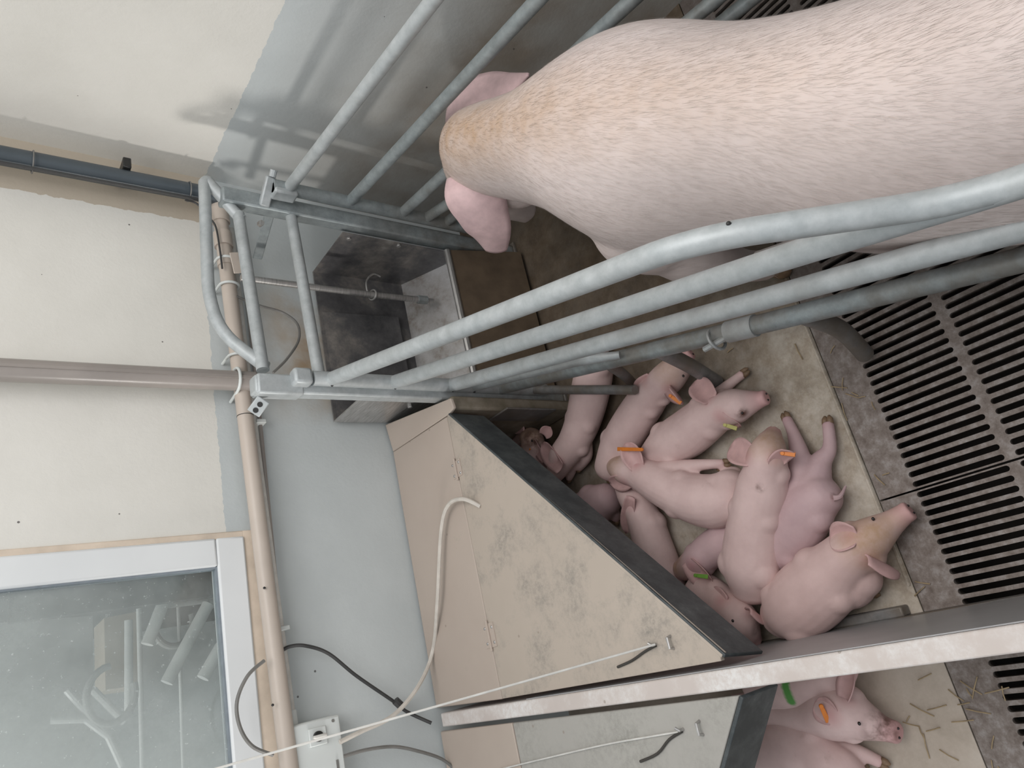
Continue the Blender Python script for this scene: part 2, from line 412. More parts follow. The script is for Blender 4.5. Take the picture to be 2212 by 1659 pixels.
# ------------------------------------------------------------------ floor grates
def grate(name, x0, x1, label, n=None):
    pitch = .0212; sw = .0060; ys = [.692, .486, .280, .074, -.132, -.338]
    t = MB(); n = n or max(1, round((x1-x0)/pitch)); pw = (x1-x0)/n; D = .022
    def slot(cx, ya, yb):
        pts = []
        for k in range(7): a = pi*k/6; pts.append((cx+sw*cos(a), yb-sw+sw*sin(a)))
        for k in range(7): a = pi+pi*k/6; pts.append((cx+sw*cos(a), ya+sw+sw*sin(a)))
        return pts
    t.box((x0+.001, ys[0], -D), (x1-.001, .772, 0))
    for r in range(5):
        yb, ya = ys[r], ys[r+1]; rib = .020
        for i in range(n):
            a, c = x0+i*pw, x0+(i+1)*pw; cx = (a+c)/2
            if i == 0: a += .0012
            if i == n-1: c -= .0012
            s = slot(cx, ya+rib, yb)
            m = len(s)
            o = [(c, (s[0][1]+0)), (c, yb), (c, yb), ((cx, yb)), (a, yb), (a, yb), (a, s[6][1]), (a, s[7][1]), (a, ya), (a, ya), (cx, ya), (c, ya), (c, ya), (c, s[13][1])]
            o[1] = (c, yb-.001); o[5] = (a, yb-.001); o[8] = (a, ya+.001); o[12] = (c, ya+.001)
            vs = [(p[0], p[1], 0) for p in s] + [(p[0], p[1], 0) for p in o] + [(p[0], p[1], -D) for p in s]
            fs = []
            for k in range(m):
                j = (k+1) % m
                fs.append([k, m+k, m+j, j]); fs.append([k, j, 2*m+j, 2*m+k])
            t.add(vs, fs)
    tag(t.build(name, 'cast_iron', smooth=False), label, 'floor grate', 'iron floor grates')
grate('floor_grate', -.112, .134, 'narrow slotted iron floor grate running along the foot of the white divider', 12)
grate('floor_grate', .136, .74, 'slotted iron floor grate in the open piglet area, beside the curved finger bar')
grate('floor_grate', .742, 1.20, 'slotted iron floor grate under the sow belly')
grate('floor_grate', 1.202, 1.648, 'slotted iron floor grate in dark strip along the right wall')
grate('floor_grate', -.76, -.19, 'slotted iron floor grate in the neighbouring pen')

# ------------------------------------------------------------------ pen divider
t = thing('pen_divider', 'long white plastic board dividing the two pens, on a steel base rail', 'divider', (-.13, 1, 0))
b = MB().box((-.146, -1.2, .05), (-.110, 1.955, .5)); b.build('board', ['white_board'], t, bevel=.003)
MB().box((-.1095, -1.2, .03), (-.1075, 1.55, .494)).build('side_sheet', 'divider_side', t, smooth=False)
b = MB().box((-.152, -1.2, 0), (-.106, 1.99, .045)); b.build('base_rail', 'dirty_bar_steel', t, bevel=.003)
b = MB(); b.box((-.1075, .80, .0), (-.085, 1.02, .035)); b.build('rail_clip', 'dirty_bar_steel', t, bevel=.004)

# ------------------------------------------------------------------ creep covers
LZ = .49
A, B = Vector((.68, 1.645, LZ)), Vector((-.092, .93, LZ))
t = thing('creep_cover', 'beige plastic creep cover with black front lip sheltering the piglets', 'creep cover', (.3, 1.5, 0))
HY = 1.653
th = .012
MB().prism([(-.095, 1.99, LZ), (.69, 1.99, LZ), (.68, HY, LZ), (-.1, HY+.004, LZ)], (0, 0, -th)).build('fixed_panel', 'cover_plastic', t, bevel=.003)
MB().prism([(.679, HY-.003, LZ), (-.099, HY+.001, LZ), (-.096, .937, LZ), (-.085, .937, LZ), (.679, 1.648, LZ)], (0, 0, -th)).build('hinged_flap', 'scuffed_cover_plastic', t, bevel=.003)
d = (A-B).normalized(); nrm = Vector((d.y, -d.x, 0))
b = MB(); b.prism([A+nrm*.001, B+nrm*.001, at(1646, 1414, Z=LZ-.115), at(1044, 903, Z=LZ-.115)], nrm*.008)
b.build('front_lip', 'black_lip', t, bevel=.002)
# rounded roll where the flap turns down into the lip
MB().tube([A+Vector((0, 0, -.007)), B+Vector((.004, .002, -.007))], .008, 10).build('rolled_edge', 'scuffed_cover_plastic', t)
b = MB(); b.prism([(.690, 1.99, LZ), (.785, 1.99, LZ+.012), (.716, 1.60, LZ+.012), (.690, 1.61, LZ), (.682, 1.642, LZ)], (0, 0, -th))
b.build('end_panel', 'cover_plastic', t, bevel=.003)
def hinge(px):
    h = MB(); p0 = at(px[0], px[1], Z=LZ+.004); p1 = at(px[2], px[3], Z=LZ+.004)
    p0.y = p1.y = HY; h.tube([p0, p1], .0035, 8)
    a, c = min(p0.x, p1.x), max(p0.x, p1.x)
    for q in (-1, 1): h.box((a+.008, HY+min(0, q*.024), LZ), (c-.008, HY+max(0, q*.024), LZ+.002))
    o = h.build('hinge', 'cover_plastic', t)
    for q in (-1, 1):
        for k in (.25, .75): MB().ball((a+(c-a)*k, HY+q*.016, LZ+.0025), (.004, .004, .0015), 6).build('screw', 'stainless_steel', o)
hinge((981, 990, 992, 1035)); hinge((1052, 1340, 1066, 1405))
p = at(1452, 1387, Z=LZ)
b = MB(); b.tube([p+Vector((-.012, .0, 0)), p+Vector((-.010, 0, .012)), p+Vector((.010, 0, .012)), p+Vector((.012, 0, 0))], .003, 8); b.build('lift_loop', 'stainless_steel', t)
q = at(1417, 1392, Z=LZ)
MB().tube([q, q+Vector((0, 0, .012)), q+Vector((.006, .006, .016))], .003, 8).build('eye_hook', 'stainless_steel', t)
# side board under the cover, beside the trough
b = MB().box((.694, 1.625, 0), (.737, 1.985, LZ-th))
t2 = tag(b.build('creep_side_board', 'mossy_board', bevel=.008), 'mossy brown upright board closing the creep beside the trough', 'board')
b = MB(); b.box((.688, 1.60, .10), (.694, 1.70, .30)); b.build('guide_strip', 'dirty_bar_steel', t2, bevel=.002)

t = thing('creep_cover', 'greyer creep cover in the neighbouring pen, cut off by the photo edge', 'creep cover', (-.5, 1.5, 0))
MB().prism([(-.158, 1.99, LZ), (-.95, 1.99, LZ), (-.95, 1.643, LZ), (-.158, 1.636, LZ)], (0, 0, -th)).build('fixed_panel', 'cover_plastic', t, bevel=.003)
A2, B2 = Vector((-.158, .955, LZ)), Vector((-.93, 1.60, LZ))
a1, b1 = at(1598, 1500, Z=LZ), at(1555, 1659, Z=LZ)
dd = (b1-a1); k = (-.158-a1.x)/dd.x; A2 = a1+dd*k; k = (-.94-a1.x)/dd.x; B2 = a1+dd*k
MB().prism([(-.158, 1.632, LZ), (-.94, 1.639, LZ), B2+Vector((0, .002, 0)), A2+Vector((0, .002, 0))], (0, 0, -th)).build('hinged_flap', 'grey_cover_plastic', t, bevel=.003)
n2 = Vector((-(A2-B2).y, (A2-B2).x, 0)).normalized()
if n2.y > 0: n2 = -n2
MB().prism([A2, B2, B2+Vector((0, 0, -.115)), A2+Vector((0, 0, -.115))], n2*.008).build('front_lip', 'black_lip', t, bevel=.002)
p = at(1515, 1572, Z=LZ)
MB().tube([p+Vector((-.012, 0, 0)), p+Vector((-.010, 0, .012)), p+Vector((.010, 0, .012)), p+Vector((.012, 0, 0))], .003, 8).build('lift_loop', 'stainless_steel', t)
q = at(1476, 1575, Z=LZ)
MB().tube([q, q+Vector((0, 0, .012)), q+Vector((.006, .006, .016))], .003, 8).build('eye_hook', 'stainless_steel', t)

# ------------------------------------------------------------------ feeding trough between the posts
t = thing('feeding_trough', 'stained stainless steel feeding trough against the back wall', 'trough', (1.08, 1.85, 0))
TZ = .685; X0, X1 = .79, 1.335
b = MB().prism([(X0, 1.985, TZ), (X0, 1.985, .26), (X0, 1.74, .26), (X0, 1.70, TZ)], (.003, 0, 0)); b.build('side_panel', 'stainless_steel', t, smooth=False)
b = MB().prism([(X1, 1.985, TZ), (X1, 1.985, .26), (X1, 1.735, .26), (X1, 1.735, TZ)], (.003, 0, 0)); b.build('side_panel', 'stained_trough_steel', t, smooth=False)
b = MB().box((X0+.003, 1.978, .34), (X1, 1.984, TZ)); b.build('back_plate', 'stained_trough_steel', t, smooth=False)
# sloped tray: falls from the back plate to the lip
b = MB().prism([(X0+.003, 1.978, .345), (X1, 1.978, .345), (X1, 1.75, .225), (X0+.003, 1.75, .225)], (0, 0, -.004)); b.build('tray', 'splashed_trough_steel', t, smooth=False)
b = MB().prism([(X0+.004, 1.977, TZ-.012), (1.18, 1.977, TZ-.012), (1.18, 1.955, .40), (X0+.004, 1.955, .40)], (0, -.003, 0)); b.build('splash_plate', 'stained_trough_steel', t, smooth=False)
b = MB().tube([(X0, 1.732, .295), (X1+.003, 1.732, .295)], .012, 10); b.build('front_lip', 'stainless_steel', t)
b = MB().prism([(X0, 1.74, .29), (X1, 1.74, .29), (X1, 1.735, .215), (X0, 1.735, .215)], (0, .003, 0)); b.build('inner_lip', 'splashed_trough_steel', t, smooth=False)
b = MB().prism([(X0, 1.725, .285), (X1+.003, 1.725, .285), (X1+.003, 1.66, .02), (X0, 1.66, .02)], (0, .006, -.001)); b.build('front_apron', 'brown_trough_front', t, smooth=False)
for q in ((753, 514, 1), (861, 529, 1), (885, 873, 0)):
    c = at(q[0], q[1], X=X1 if q[2] else X0)
    MB().tube([c+Vector((-.007 if q[2] else -.012, 0, 0)), c], .008, 6).build('bolt', 'stainless_steel', t, bevel=.001)

# drinker pipe
t = thing('drinker_pipe', 'thin steel drinker pipe hanging down in the trough with brass nipple', 'pipe', (1.2, 1.85, .3))
p0, p1, p2 = at(520, 600, Y=1.87), at(805, 637, Y=1.85), at(905, 647, Y=1.84)
MB().tube([p0, p1, p2], .0105, 12).build('pipe', 'stainless_steel', t)
dn = (p2-p1).normalized()
MB().tube([p2-dn*.005, p2+dn*.030], .015, 8).build('nipple_body', 'old_galvanised_steel', t)
MB().tube([p2+dn*.030, p2+dn*.055], .008, 8).build('nipple_tip', 'stainless_steel', t)
c = at(805, 637, Y=1.85)
k1 = [at(*q, Y=1.86) for q in ((822, 598), (806, 592), (792, 606), (793, 628), (800, 634))]
MB().tube(spline([tuple(p) for p in k1], 5), .003, 8).build('wire_hook', 'stainless_steel', t)
ring = [c + dn*0 + Vector((cos(a)*.017, sin(a)*.017, .004*sin(a))) for a in [2*pi*i/16 for i in range(17)]]
MB().tube(ring, .003, 6).build('ring_clamp', 'stainless_steel', t)

# ------------------------------------------------------------------ crate front frame
PL, PR = Vector((.758, 1.665, 0)), Vector((1.372, 1.725, 0))
t = thing('crate_front_frame', 'galvanised steel frame of two posts and rails in front of the trough', 'frame', (1.06, 1.7, 0))
b = MB(); s = .024
b.box((PL.x-s, PL.y-s, .01), (PL.x+s, PL.y+s, 1.045), rot=rad(-6), piv=PL); b.build('post', 'galvanised_steel', t, bevel=.006)
b = MB(); b.box((PR.x-s, PR.y-s, .01), (PR.x+s, PR.y+s, 1.06), rot=rad(-6), piv=PR); b.build('post', 'old_galvanised_steel', t, bevel=.006)
b = MB(); b.box((PL.x-s-.003, PL.y-s-.003, .92), (PL.x+s+.003, PL.y+s+.003, 1.04), rot=rad(-6), piv=PL); b.build('post_sleeve', 'galvanised_steel', t, bevel=.006)
rr = .0165
MB().tube([at(515, 462, Y=PR.y), at(568, 800, Y=PL.y)], rr).build('top_rail', 'galvanised_steel', t)
MB().tube([at(628, 462, Y=PR.y), at(690, 815, Y=PL.y)], rr).build('middle_rail', 'galvanised_steel', t)
YH = 1.74
hoop = [at(522, 475, Y=1.725)] + [at(441, 383, Y=YH)] + [at(450, 640, Y=YH), at(478, 720, Y=YH-.02), at(574, 793, Y=1.67)]
MB().tube(fillet([hoop[0], hoop[1]+(hoop[0]-hoop[1])*.08, hoop[1]+(hoop[2]-hoop[1])*.05], .02)+fillet([hoop[1]+(hoop[2]-hoop[1])*.1, hoop[2], hoop[3], hoop[4]], .12, 8), rr).build('hoop', 'galvanised_steel', t)
# angled wall plates
def plate(p, q, wdt, th, name, mat, holes=()):
    p, q = Vector(p), Vector(q); d = (q-p).normalized(); u = d.cross(Vector((0, 1, 0))).normalized() if abs(d.y) < .9 else Vector((0, 0, 1))
    nn = d.cross(u).normalized()
    b = MB().prism([p+u*wdt/2, q+u*wdt/2, q-u*wdt/2, p-u*wdt/2], nn*th)
    o = b.build(name, mat, t, bevel=.004)
    for f in holes:
        c = p+(q-p)*f; sgn = 1 if nn.dot(EYE-c) > 0 else -1
        c = c + (nn*(th+.0005) if sgn > 0 else -nn*.0005)
        MB().tube([c-nn*.0006, c+nn*.0006], .007, 10).build('hole', 'knob_black', o)
    return o
plate(at(570, 862, Y=1.67), at(547, 893, Y=1.70), .035, .005, 'wall_plate', 'galvanised_steel', (.35, .75))
plate(at(585, 455, Y=1.735), at(556, 560, Y=1.93), .030, .005, 'wall_plate', 'old_galvanised_steel')
c = at(561, 485, Y=1.76); MB().tube([c, c+Vector((-.004, -.016, 0))], .009, 6).build('bolt', 'stainless_steel', t)
plate(at(512, 545, Y=1.88), at(522, 590, Y=1.90), .05, .004, 'pipe_bracket', 'beige_pvc')
# feet
for P in (PL, PR): MB().box((P.x-.035, P.y-.03, 0), (P.x+.035, P.y+.03, .012)).build('foot_plate', 'dirty_bar_steel', t, bevel=.002)

# left side gate
ang = Vector((-.264, -.964, 0))
G0 = Vector((.770, 1.628, 0))
t = thing('crate_side_gate', 'light galvanised crate side gate of long bars beside the piglets', 'gate', (G0.x, G0.y, 0))
MB().tube([G0+Vector((0, 0, .10)), G0+Vector((0, 0, .90))], .020).build('end_post', 'galvanised_steel', t)
zs = [.850, .662, .470, .392, .285]
vdir = ray(-76, 1122).normalized(); ang = -vdir
def bar(z, L, r=.0195, name='rail', mat='galvanised_steel', dz=0):
    return MB().tube([G0+Vector((0, 0, z)), G0+ang*L+Vector((0, 0, z+dz))], r).build(name, mat, t)
bar(zs[1], 2.3, .0195); bar(zs[2], 2.3, .020); bar(zs[4], 2.3, .021, mat='old_galvanised_steel')
top = [G0+Vector((0, 0, zs[0])), G0+ang*1.21+Vector((0, 0, zs[0])), G0+ang*1.44+Vector((0, 0, zs[1]+.02)), G0+ang*1.52+Vector((0, 0, zs[1]))]
MB().tube(fillet(top, .09, 8), .0185).build('rail', 'galvanised_steel', t)
MB().tube([G0+Vector((0, 0, zs[3])), G0+ang*.45+Vector((0, 0, zs[3]-.01)), G0+ang*.56+Vector((.0, .0, zs[4]+.038))], [.016, .016, .010]).build('brace_bar', 'galvanised_steel', t)
c = top[1] + Vector((-.018, -.002, .006))
MB().ball(at(1574, 483, Z=.862), .0035, 6).build('drain_hole', 'knob_black', t)
# inner channel bar
c0 = G0+ang*1.10+Vector((.07, 0, .50)); MB().tube([c0, c0+ang*1.1+Vector((0, 0, .03))], .012).build('inner_bar', 'stainless_steel', t)
# low bar and fingers that keep the sow off the piglets
pA, pB = at(1160, 842, Z=.155), at(1372, 842, Z=.145)
MB().tube([G0+Vector((0, 0, .16)), pA, pB], .014, 12).build('low_bar', 'dirty_bar_steel', t)
def finger(a, b, c, r=.021):
    MB().tube(spline([tuple(a), tuple(b), tuple(c)], 8), r, 14).build('finger_bar', 'dirty_bar_steel', t)
def onbar(L): return G0+ang*L+Vector((0, 0, zs[4]))
def nearest(px, py):
    best = min(range(0, 230), key=lambda i: (lambda p: (p-EYE).normalized().dot(-ray(px, py).normalized()))(onbar(i/100)))
    return onbar(best/100)
for (sx, sy, mx, my, mz, ex, ey) in ((1310, 785, 1350, 812, .13, 1378, 842), (1425, 760, 1490, 790, .15, 1548, 826), (1735, 682, 1815, 712, .15, 1868, 765)):
    finger(nearest(sx, sy), at(mx, my, Z=mz), at(ex, ey, Z=.022), .015 if sx < 1400 else .020)
# latch on the low rail
c = nearest(1545, 722)
MB().tube([c+Vector((-.022, .03, .012)), c+Vector((-.022, -.03, .012))], .007, 8).build('latch_pin', 'galvanised_steel', t)
rg = [c + Vector((-.01, 0, 0)) + Vector((0, 0, 1))*.03*sin(a) + Vector((-1, 0, 0))*.024*cos(a) for a in [2*pi*i/18 for i in range(19)]]
MB().tube(rg, .004, 6).build('latch_ring', 'galvanised_steel', t)
c = nearest(1600, 700); MB().tube([c-ang*.035, c+ang*.035], .0245).build('sleeve', 'galvanised_steel', t)
c = G0+Vector((0, 0, .93)); b = MB(); b.box((c.x-.022, c.y-.020, .905), (c.x+.022, c.y+.020, .955)); b.build('hinge_clevis', 'galvanised_steel', t, bevel=.008)
# end caps / drain holes beside each weld
for z in zs:
    c = G0+Vector((-.020, -.004, z)); MB().ball(c, .0035, 6).build('drain_hole', 'knob_black', t)

# right side gate
G1 = Vector((1.393, 1.655, 0)); ang2 = -ray(-134, 1390).normalized()
t = thing('crate_side_gate', 'darker galvanised crate side gate along the right wall, partly behind the sow', 'gate', (G1.x, G1.y, 0))
MB().tube([G1+Vector((0, 0, .12)), G1+Vector((0, 0, .93))], .020).build('end_post', 'old_galvanised_steel', t)
for z, mt, L in ((.885, 'galvanised_steel', 2), (.69, 'old_galvanised_steel', 2), (.505, 'old_galvanised_steel', 2), (.335, 'old_galvanised_steel', 2), (.26, 'old_galvanised_steel', 2), (.415, 'old_galvanised_steel', .5)):
    MB().tube([G1+Vector((0, 0, z)), G1+ang2*L+Vector((0, 0, z-(.07 if L < 1 else 0)))], .017).build('rail', mt, t)
b = MB(); a0, a1 = at(588, 382, Y=1.64), at(572, 447, Y=1.70)
u = Vector((0, 0, 1)); dd = (a1-a0).normalized(); uu = (u-dd*u.dot(dd)).normalized(); nn = dd.cross(uu)
b.prism([a0+uu*.015, a1+uu*.015, a1-uu*.015, a0-uu*.015], nn*.02); b.build('clamp', 'galvanised_steel', t, bevel=.005)
MB().tube([a0, a0-dd*.02], .010, 10).build('clamp_ear', 'galvanised_steel', t)
MB().box((G1.x-.028, G1.y-.015, .86), (G1.x+.012, G1.y+.03, .93)).build('clevis', 'galvanised_steel', t, bevel=.006)

# ------------------------------------------------------------------ pipes on the wall
t = thing('water_pipe', 'long beige plastic water pipe running along the back wall under the window', 'pipe', (.5, 1.95, .95))
PZ = .962; ends = [at(473, 447, Y=1.945), at(496, 560, Y=1.945), at(605, 1500, Y=1.945)]
x1 = ends[0].x; z1 = ends[0].z; zL = ends[2].z; xL = ends[2].x
def pz(x): return z1 + (zL-z1)*(x-x1)/(xL-x1)
MB().tube([(x1, 1.945, pz(x1)), (-2.3, 1.945, pz(-2.3))], .0225).build('pipe', 'beige_pvc', t)
for xx, L, r in ((x1-.01, .05, .028), (x1-.10, .05, .028), (x1-.19, .03, .026)):
    MB().tube([(xx, 1.945, pz(xx)), (xx-L, 1.945, pz(xx-L))], r).build('socket', 'beige_pvc', t)
MB().tube(fillet([(x1-.02, 1.945, pz(x1)), (x1+.03, 1.945, pz(x1)), (x1+.03, 1.945, pz(x1)+.10)], .04), .024).build('elbow', 'beige_pvc', t)
for xx in (1.305, 1.215, .975):
    pts = [(xx, 1.995, pz(xx)-.03), (xx, 1.95, pz(xx)-.029)] + [(xx, 1.945-.029*sin(a), pz(xx)-.029*cos(a)) for a in [pi*i/10 for i in range(1, 10)]] + [(xx, 1.95, pz(xx)+.029), (xx, 1.995, pz(xx)+.03)]
    MB().tube(pts, .004, 8).build('pipe_clip', 'white_plastic', t)
for px, py in ((571, 1270), (589, 1523)):
    c = at(px, py, Y=1.92); MB().ball(c, .0035, 6).build('screw', 'knob_black', t)
xx = .79; MB().tube([(xx, 1.945, pz(xx)), (xx-.002, 1.945, pz(xx))], .0232).build('joint_ring', 'knob_black', t)

p0, p1 = at(0, 790, Y=1.93), at(548, 826, Y=1.93)
t = thing('conduit', 'brownish grey vertical conduit meeting the water pipe above the left post', 'pipe', (p1.x, 1.93, p1.z))
MB().tube([(p1.x, 1.925, p1.z-.0), (p1.x, 1.925, 3.1)], .029).build('pipe', 'grey_brown_pvc', t)
MB().box((p1.x-.004, 1.893, p1.z), (p1.x+.004, 1.899, 3.1)).build('rib', 'grey_brown_pvc', t)
c = at(510, 822, Y=1.93)
pts = [(c.x-.04, 1.995, c.z), (c.x-.036, 1.93, c.z)] + [(c.x-.034*cos(a), 1.925-.034*sin(a), c.z) for a in [pi*i/10 for i in range(1, 10)]] + [(c.x+.036, 1.93, c.z), (c.x+.04, 1.995, c.z)]
MB().tube(pts, .0045, 8).build('pipe_clip', 'white_plastic', t)
p0, p1 = at(0, 346, Y=1.93), at(425, 416, Y=1.93)
t = thing('downpipe', 'dark grey vertical pipe near the corner of the two walls', 'pipe', (1.53, 1.93, 1))
MB().tube([(1.533, 1.93, 1.0), (1.515, 1.93, 3.1)], .027).build('pipe', 'dark_pvc', t)
MB().tube([(1.494, 1.912, 1.06), (1.476, 1.912, 3.1)], .005, 8).build('cable', 'cable_black', t)
c = at(272, 374, Y=1.93); MB().box((c.x+.0, 1.90, c.z-.010), (c.x+.035, 1.998, c.z+.012)).build('bracket', 'knob_black', t, bevel=.003)
for px, py in ((70, 357), (407, 418)):
    c = at(px, py, Y=1.93); rg = [(1.527+.031*cos(a), 1.925+.031*sin(a), c.z) for a in [2*pi*i/16 for i in range(17)]]
    rg = [(x-(c.z-1)*.008, y, z) for x, y, z in rg]
    MB().tube(rg, .002, 6).build('cable_tie', 'cable_grey', t)
a0, a1 = at(545, 900, Y=1.975), at(628, 1535, Y=1.975)
t = thing('thin_conduit', 'thin grey conduit running under the water pipe into the switch box', 'pipe', (a1.x, 1.975, a1.z))
MB().tube([(1.45, 1.975, a0.z+.01), tuple(a0), tuple(a1)], .011, 12).build('pipe', 'cord_white', t)
for px, py in ((562, 912), (612, 1358)):
    c = at(px, py, Y=1.975); MB().box((c.x-.006, 1.962, c.z-.014), (c.x+.006, 1.999, c.z+.014)).build('pipe_clip', 'white_plastic', t, bevel=.002)
MB().tube([tuple(a1), (a1.x-.035, 1.975, a1.z-.001)], .014, 12).build('gland', 'white_plastic', t)
MB().tube([(1.45, 1.985, a0.z-.028), (.03, 1.985, a1.z-.028+.03)], .006, 10).build('second_conduit', 'grey_brown_pvc', t)

# switch box
bx0 = -.044; zt, zb = at(627, 1575, Y=1.94).z, at(734, 1548, Y=1.94).z
t = thing('switch_box', 'pale grey electrical switch box with black rotary knob on the back wall', 'switch box', (bx0-.06, 1.96, zb))
MB().box((bx0-.26, 1.945, zb), (bx0, 1.998, zt)).build('body', 'white_plastic', t, bevel=.006)
MB().box((bx0-.258, 1.938, zb+.002), (bx0-.002, 1.945, zt-.002)).build('cover_plate', 'white_plastic', t, bevel=.004)
for px, py in ((631, 1575), (719, 1553)):
    c = at(px, py, Y=1.937); c.x -= .004; MB().tube([(c.x, 1.939, c.z), (c.x, 1.9365, c.z)], .004, 10).build('screw', 'cable_grey', t)
c = at(685, 1591, Y=1.935); sw_ = MB().box((c.x-.021, 1.930, c.z-.024), (c.x+.021, 1.938, c.z+.022)).build('switch_plate', 'white_plastic', t, bevel=.002)
o = MB().tube([(c.x, 1.931, c.z), (c.x, 1.922, c.z)], .0125, 20).build('knob', 'knob_black', t, bevel=.001)
b = MB().box((c.x-.004, 1.908, c.z-.017), (c.x+.004, 1.922, c.z+.018)); b.build('grip', 'cord_white', o, bevel=.003)
c2 = at(733, 1659, Y=1.937); MB().box((c2.x-.02, 1.936, c2.z-.0), (c2.x+.02, 1.939, c2.z+.006)).build('rating_plate', 'cable_grey', t)

# cables
def cable(name, pts, r, mat, label, Ys, n=8, cat='cable'):
    P = [tuple(at(x, y, Y=Y)) for (x, y), Y in zip(pts, Ys)]
    return tag(MB().tube(spline(P, n), r, 8).build(name, mat), label, cat)
cable('cable', [(571, 1427), (535, 1460), (512, 1515), (518, 1570), (545, 1612), (590, 1631)], .0045, 'cable_grey', 'grey cable looping over the water pipe next to the window', [1.915, 1.91, 1.91, 1.91, 1.91, 1.915])
cable('cable', [(603, 1410), (625, 1397), (660, 1395), (710, 1412), (770, 1460), (850, 1515), (880, 1538), (932, 1562)], .0048, 'cable_black', 'dark cable arching down from the pipe to the end of the divider', [1.97, 1.96, 1.95, 1.95, 1.96, 1.97, 1.97, 1.94])
o = MB(); p = at(858, 1517, Y=1.955); dv = (at(872, 1530, Y=1.955)-p)
o.tube([p-dv*.3, p+dv*.6], .011, 10); tag(o.build('cable_connector', 'cable_black'), 'black connector joining the dark cable on the wall', 'connector')
P = [tuple(at(x, y, Y=Y)) for x, y, Y in ((734, 1603, 1.93), (780, 1580, 1.93), (850, 1545, 1.93), (905, 1480, 1.93), (935, 1405, 1.95))]
P += [tuple(at(x, y, Z=.515)) for x, y in ((945, 1300), (953, 1150), (968, 1092), (1000, 1078))] + [tuple(at(1038, 1094, Z=LZ))]
tag(MB().tube(spline(P, 8), .006, 8).build('cable', 'cable_white'), 'cream cable from the switch box lying over the creep cover', 'cable')
cable('cable', [(742, 1634), (790, 1620), (850, 1613), (905, 1623), (955, 1640), (985, 1665)], .0045, 'cable_grey', 'grey cable leaving the lower side of the switch box', [1.94, 1.94, 1.95, 1.95, 1.96, 1.96])
cable('cable', [(400, 432), (425, 440), (450, 468), (466, 490), (475, 540), (480, 580)], .003, 'cable_black', 'thin dark cable bound along the corner end of the pipe', [1.90, 1.91, 1.92, 1.915, 1.915, 1.915])
cable('cable', [(510, 640), (560, 660), (610, 675), (642, 700), (645, 735), (620, 775), (590, 805)], .004, 'cable_grey', 'loose cable loop sagging behind the front frame above the trough', [1.93, 1.95, 1.96, 1.96, 1.95, 1.93, 1.92])
# lifting cord
q = at(1415, 1392, Z=LZ+.012); P = [at(440, 1668, Y=1.60), at(740, 1588, Y=1.50), at(930, 1528, Y=1.42), at(1150, 1461, Y=1.22), q]
tag(MB().tube([P[0], q], .0022, 8).build('lifting_cord', 'cord_white'), 'thin white cord rising from the creep cover flap past the switch box', 'cord')
MB().tube(spline([tuple(at(*p, Z=LZ+.005)) for p in ((1417, 1394), (1380, 1415), (1340, 1440))], 4), .003, 6)
o = MB().tube(spline([tuple(at(*p, Z=LZ+.003)) for p in ((1417, 1394), (1392, 1408), (1365, 1427), (1334, 1441))], 4), .0028, 6).build('cord_tail', 'rubber_seal')
tag(o, 'frayed dark cord end lying on the beige creep cover', 'cord')
o = MB().tube(spline([tuple(at(*p, Z=LZ+.003)) for p in ((1473, 1580), (1445, 1598), (1420, 1628), (1383, 1645))], 4), .0028, 6).build('cord_tail', 'rubber_seal')
tag(o, 'frayed dark cord end lying on the neighbouring grey creep cover', 'cord')
o = MB().tube(spline([tuple(at(*p, Z=LZ+.003)) for p in ((1473, 1580), (1400, 1592), (1300, 1610), (1150, 1645), (1080, 1662))], 5), .002, 6).build('slack_cord', 'cord_white')
tag(o, 'slack pale cord across the neighbouring creep cover', 'cord')

# ------------------------------------------------------------------ next room furniture seen through the window
def far(px, Y): return [at(x, y, Y=Y) for x, y in px]
p0, p1 = at(20, 1262, Y=2.9), at(20, 1345, Y=2.9)
tag(MB().box((p1.x, 2.9, 0), (p0.x, 2.94, p0.z)).build('screen_board', 'far_board'), 'dark board standing just behind the window in the next room', 'board')
t = thing('far_crate', 'crate of pale slanting tubes in the next room behind the window', 'crate', tuple(at(400, 1380, Y=2.9)))
for a, c, Y in (((318, 1392), (352, 1305), 3.0), ((360, 1475), (450, 1305), 2.9), ((438, 1465), (478, 1395), 2.85)):
    q = far((a, c), Y); MB().tube(q, .022).build('crate_tube', 'far_tube', t); MB().tube([q[1], (q[1].x, q[1].y+.05, 0)], .018).build('leg', 'far_grey', t)
for q in ((240, 1500, .10), (375, 1345, .09)):
    c = at(q[0], q[1], Y=3.2); rg = [c+Vector((q[2]*cos(a), 0, q[2]*sin(a)*.8)) for a in [pi*i/12 for i in range(0, 20)]]
    MB().tube(rg, .013, 10).build('bent_tube', 'far_grey', t)
t = tag(MB().tube([at(300, 1315, Y=3.3), at(308, 1662, Y=3.3)], .010).build('thin_rail', 'far_tube'), 'thin pale rail across the window view beside the beige feeder', 'rail')
t = tag(MB().tube([at(385, 1310, Y=3.2), at(396, 1662, Y=3.2)], .007).build('thin_rod', 'far_tube'), 'very thin pale rod across the dark floor behind the window', 'rod')
t = thing('far_feeder', 'blurred beige feed box in the next room behind the window', 'feeder', tuple(at(290, 1420, Y=3.6)))
MB().prism(far(((225, 1335), (300, 1320), (303, 1480), (228, 1490)), 3.5), (0, .25, 0)).build('body', 'far_beige', t)
MB().tube(far(((278, 1340), (278, 1545)), 3.35), .016).build('front_bar', 'far_tube', t)
b = MB()
for a, c in (((145, 1490), (235, 1590)), ((110, 1555), (185, 1553)), ((235, 1590), (265, 1655)), ((185, 1553), (235, 1590)), ((200, 1490), (270, 1560))):
    b.tube(far((a, c), 3.4), .015, 10)
tag(b.build('branching_tube', 'far_tube'), 'branching pale tube frame low in the window view', 'tube')
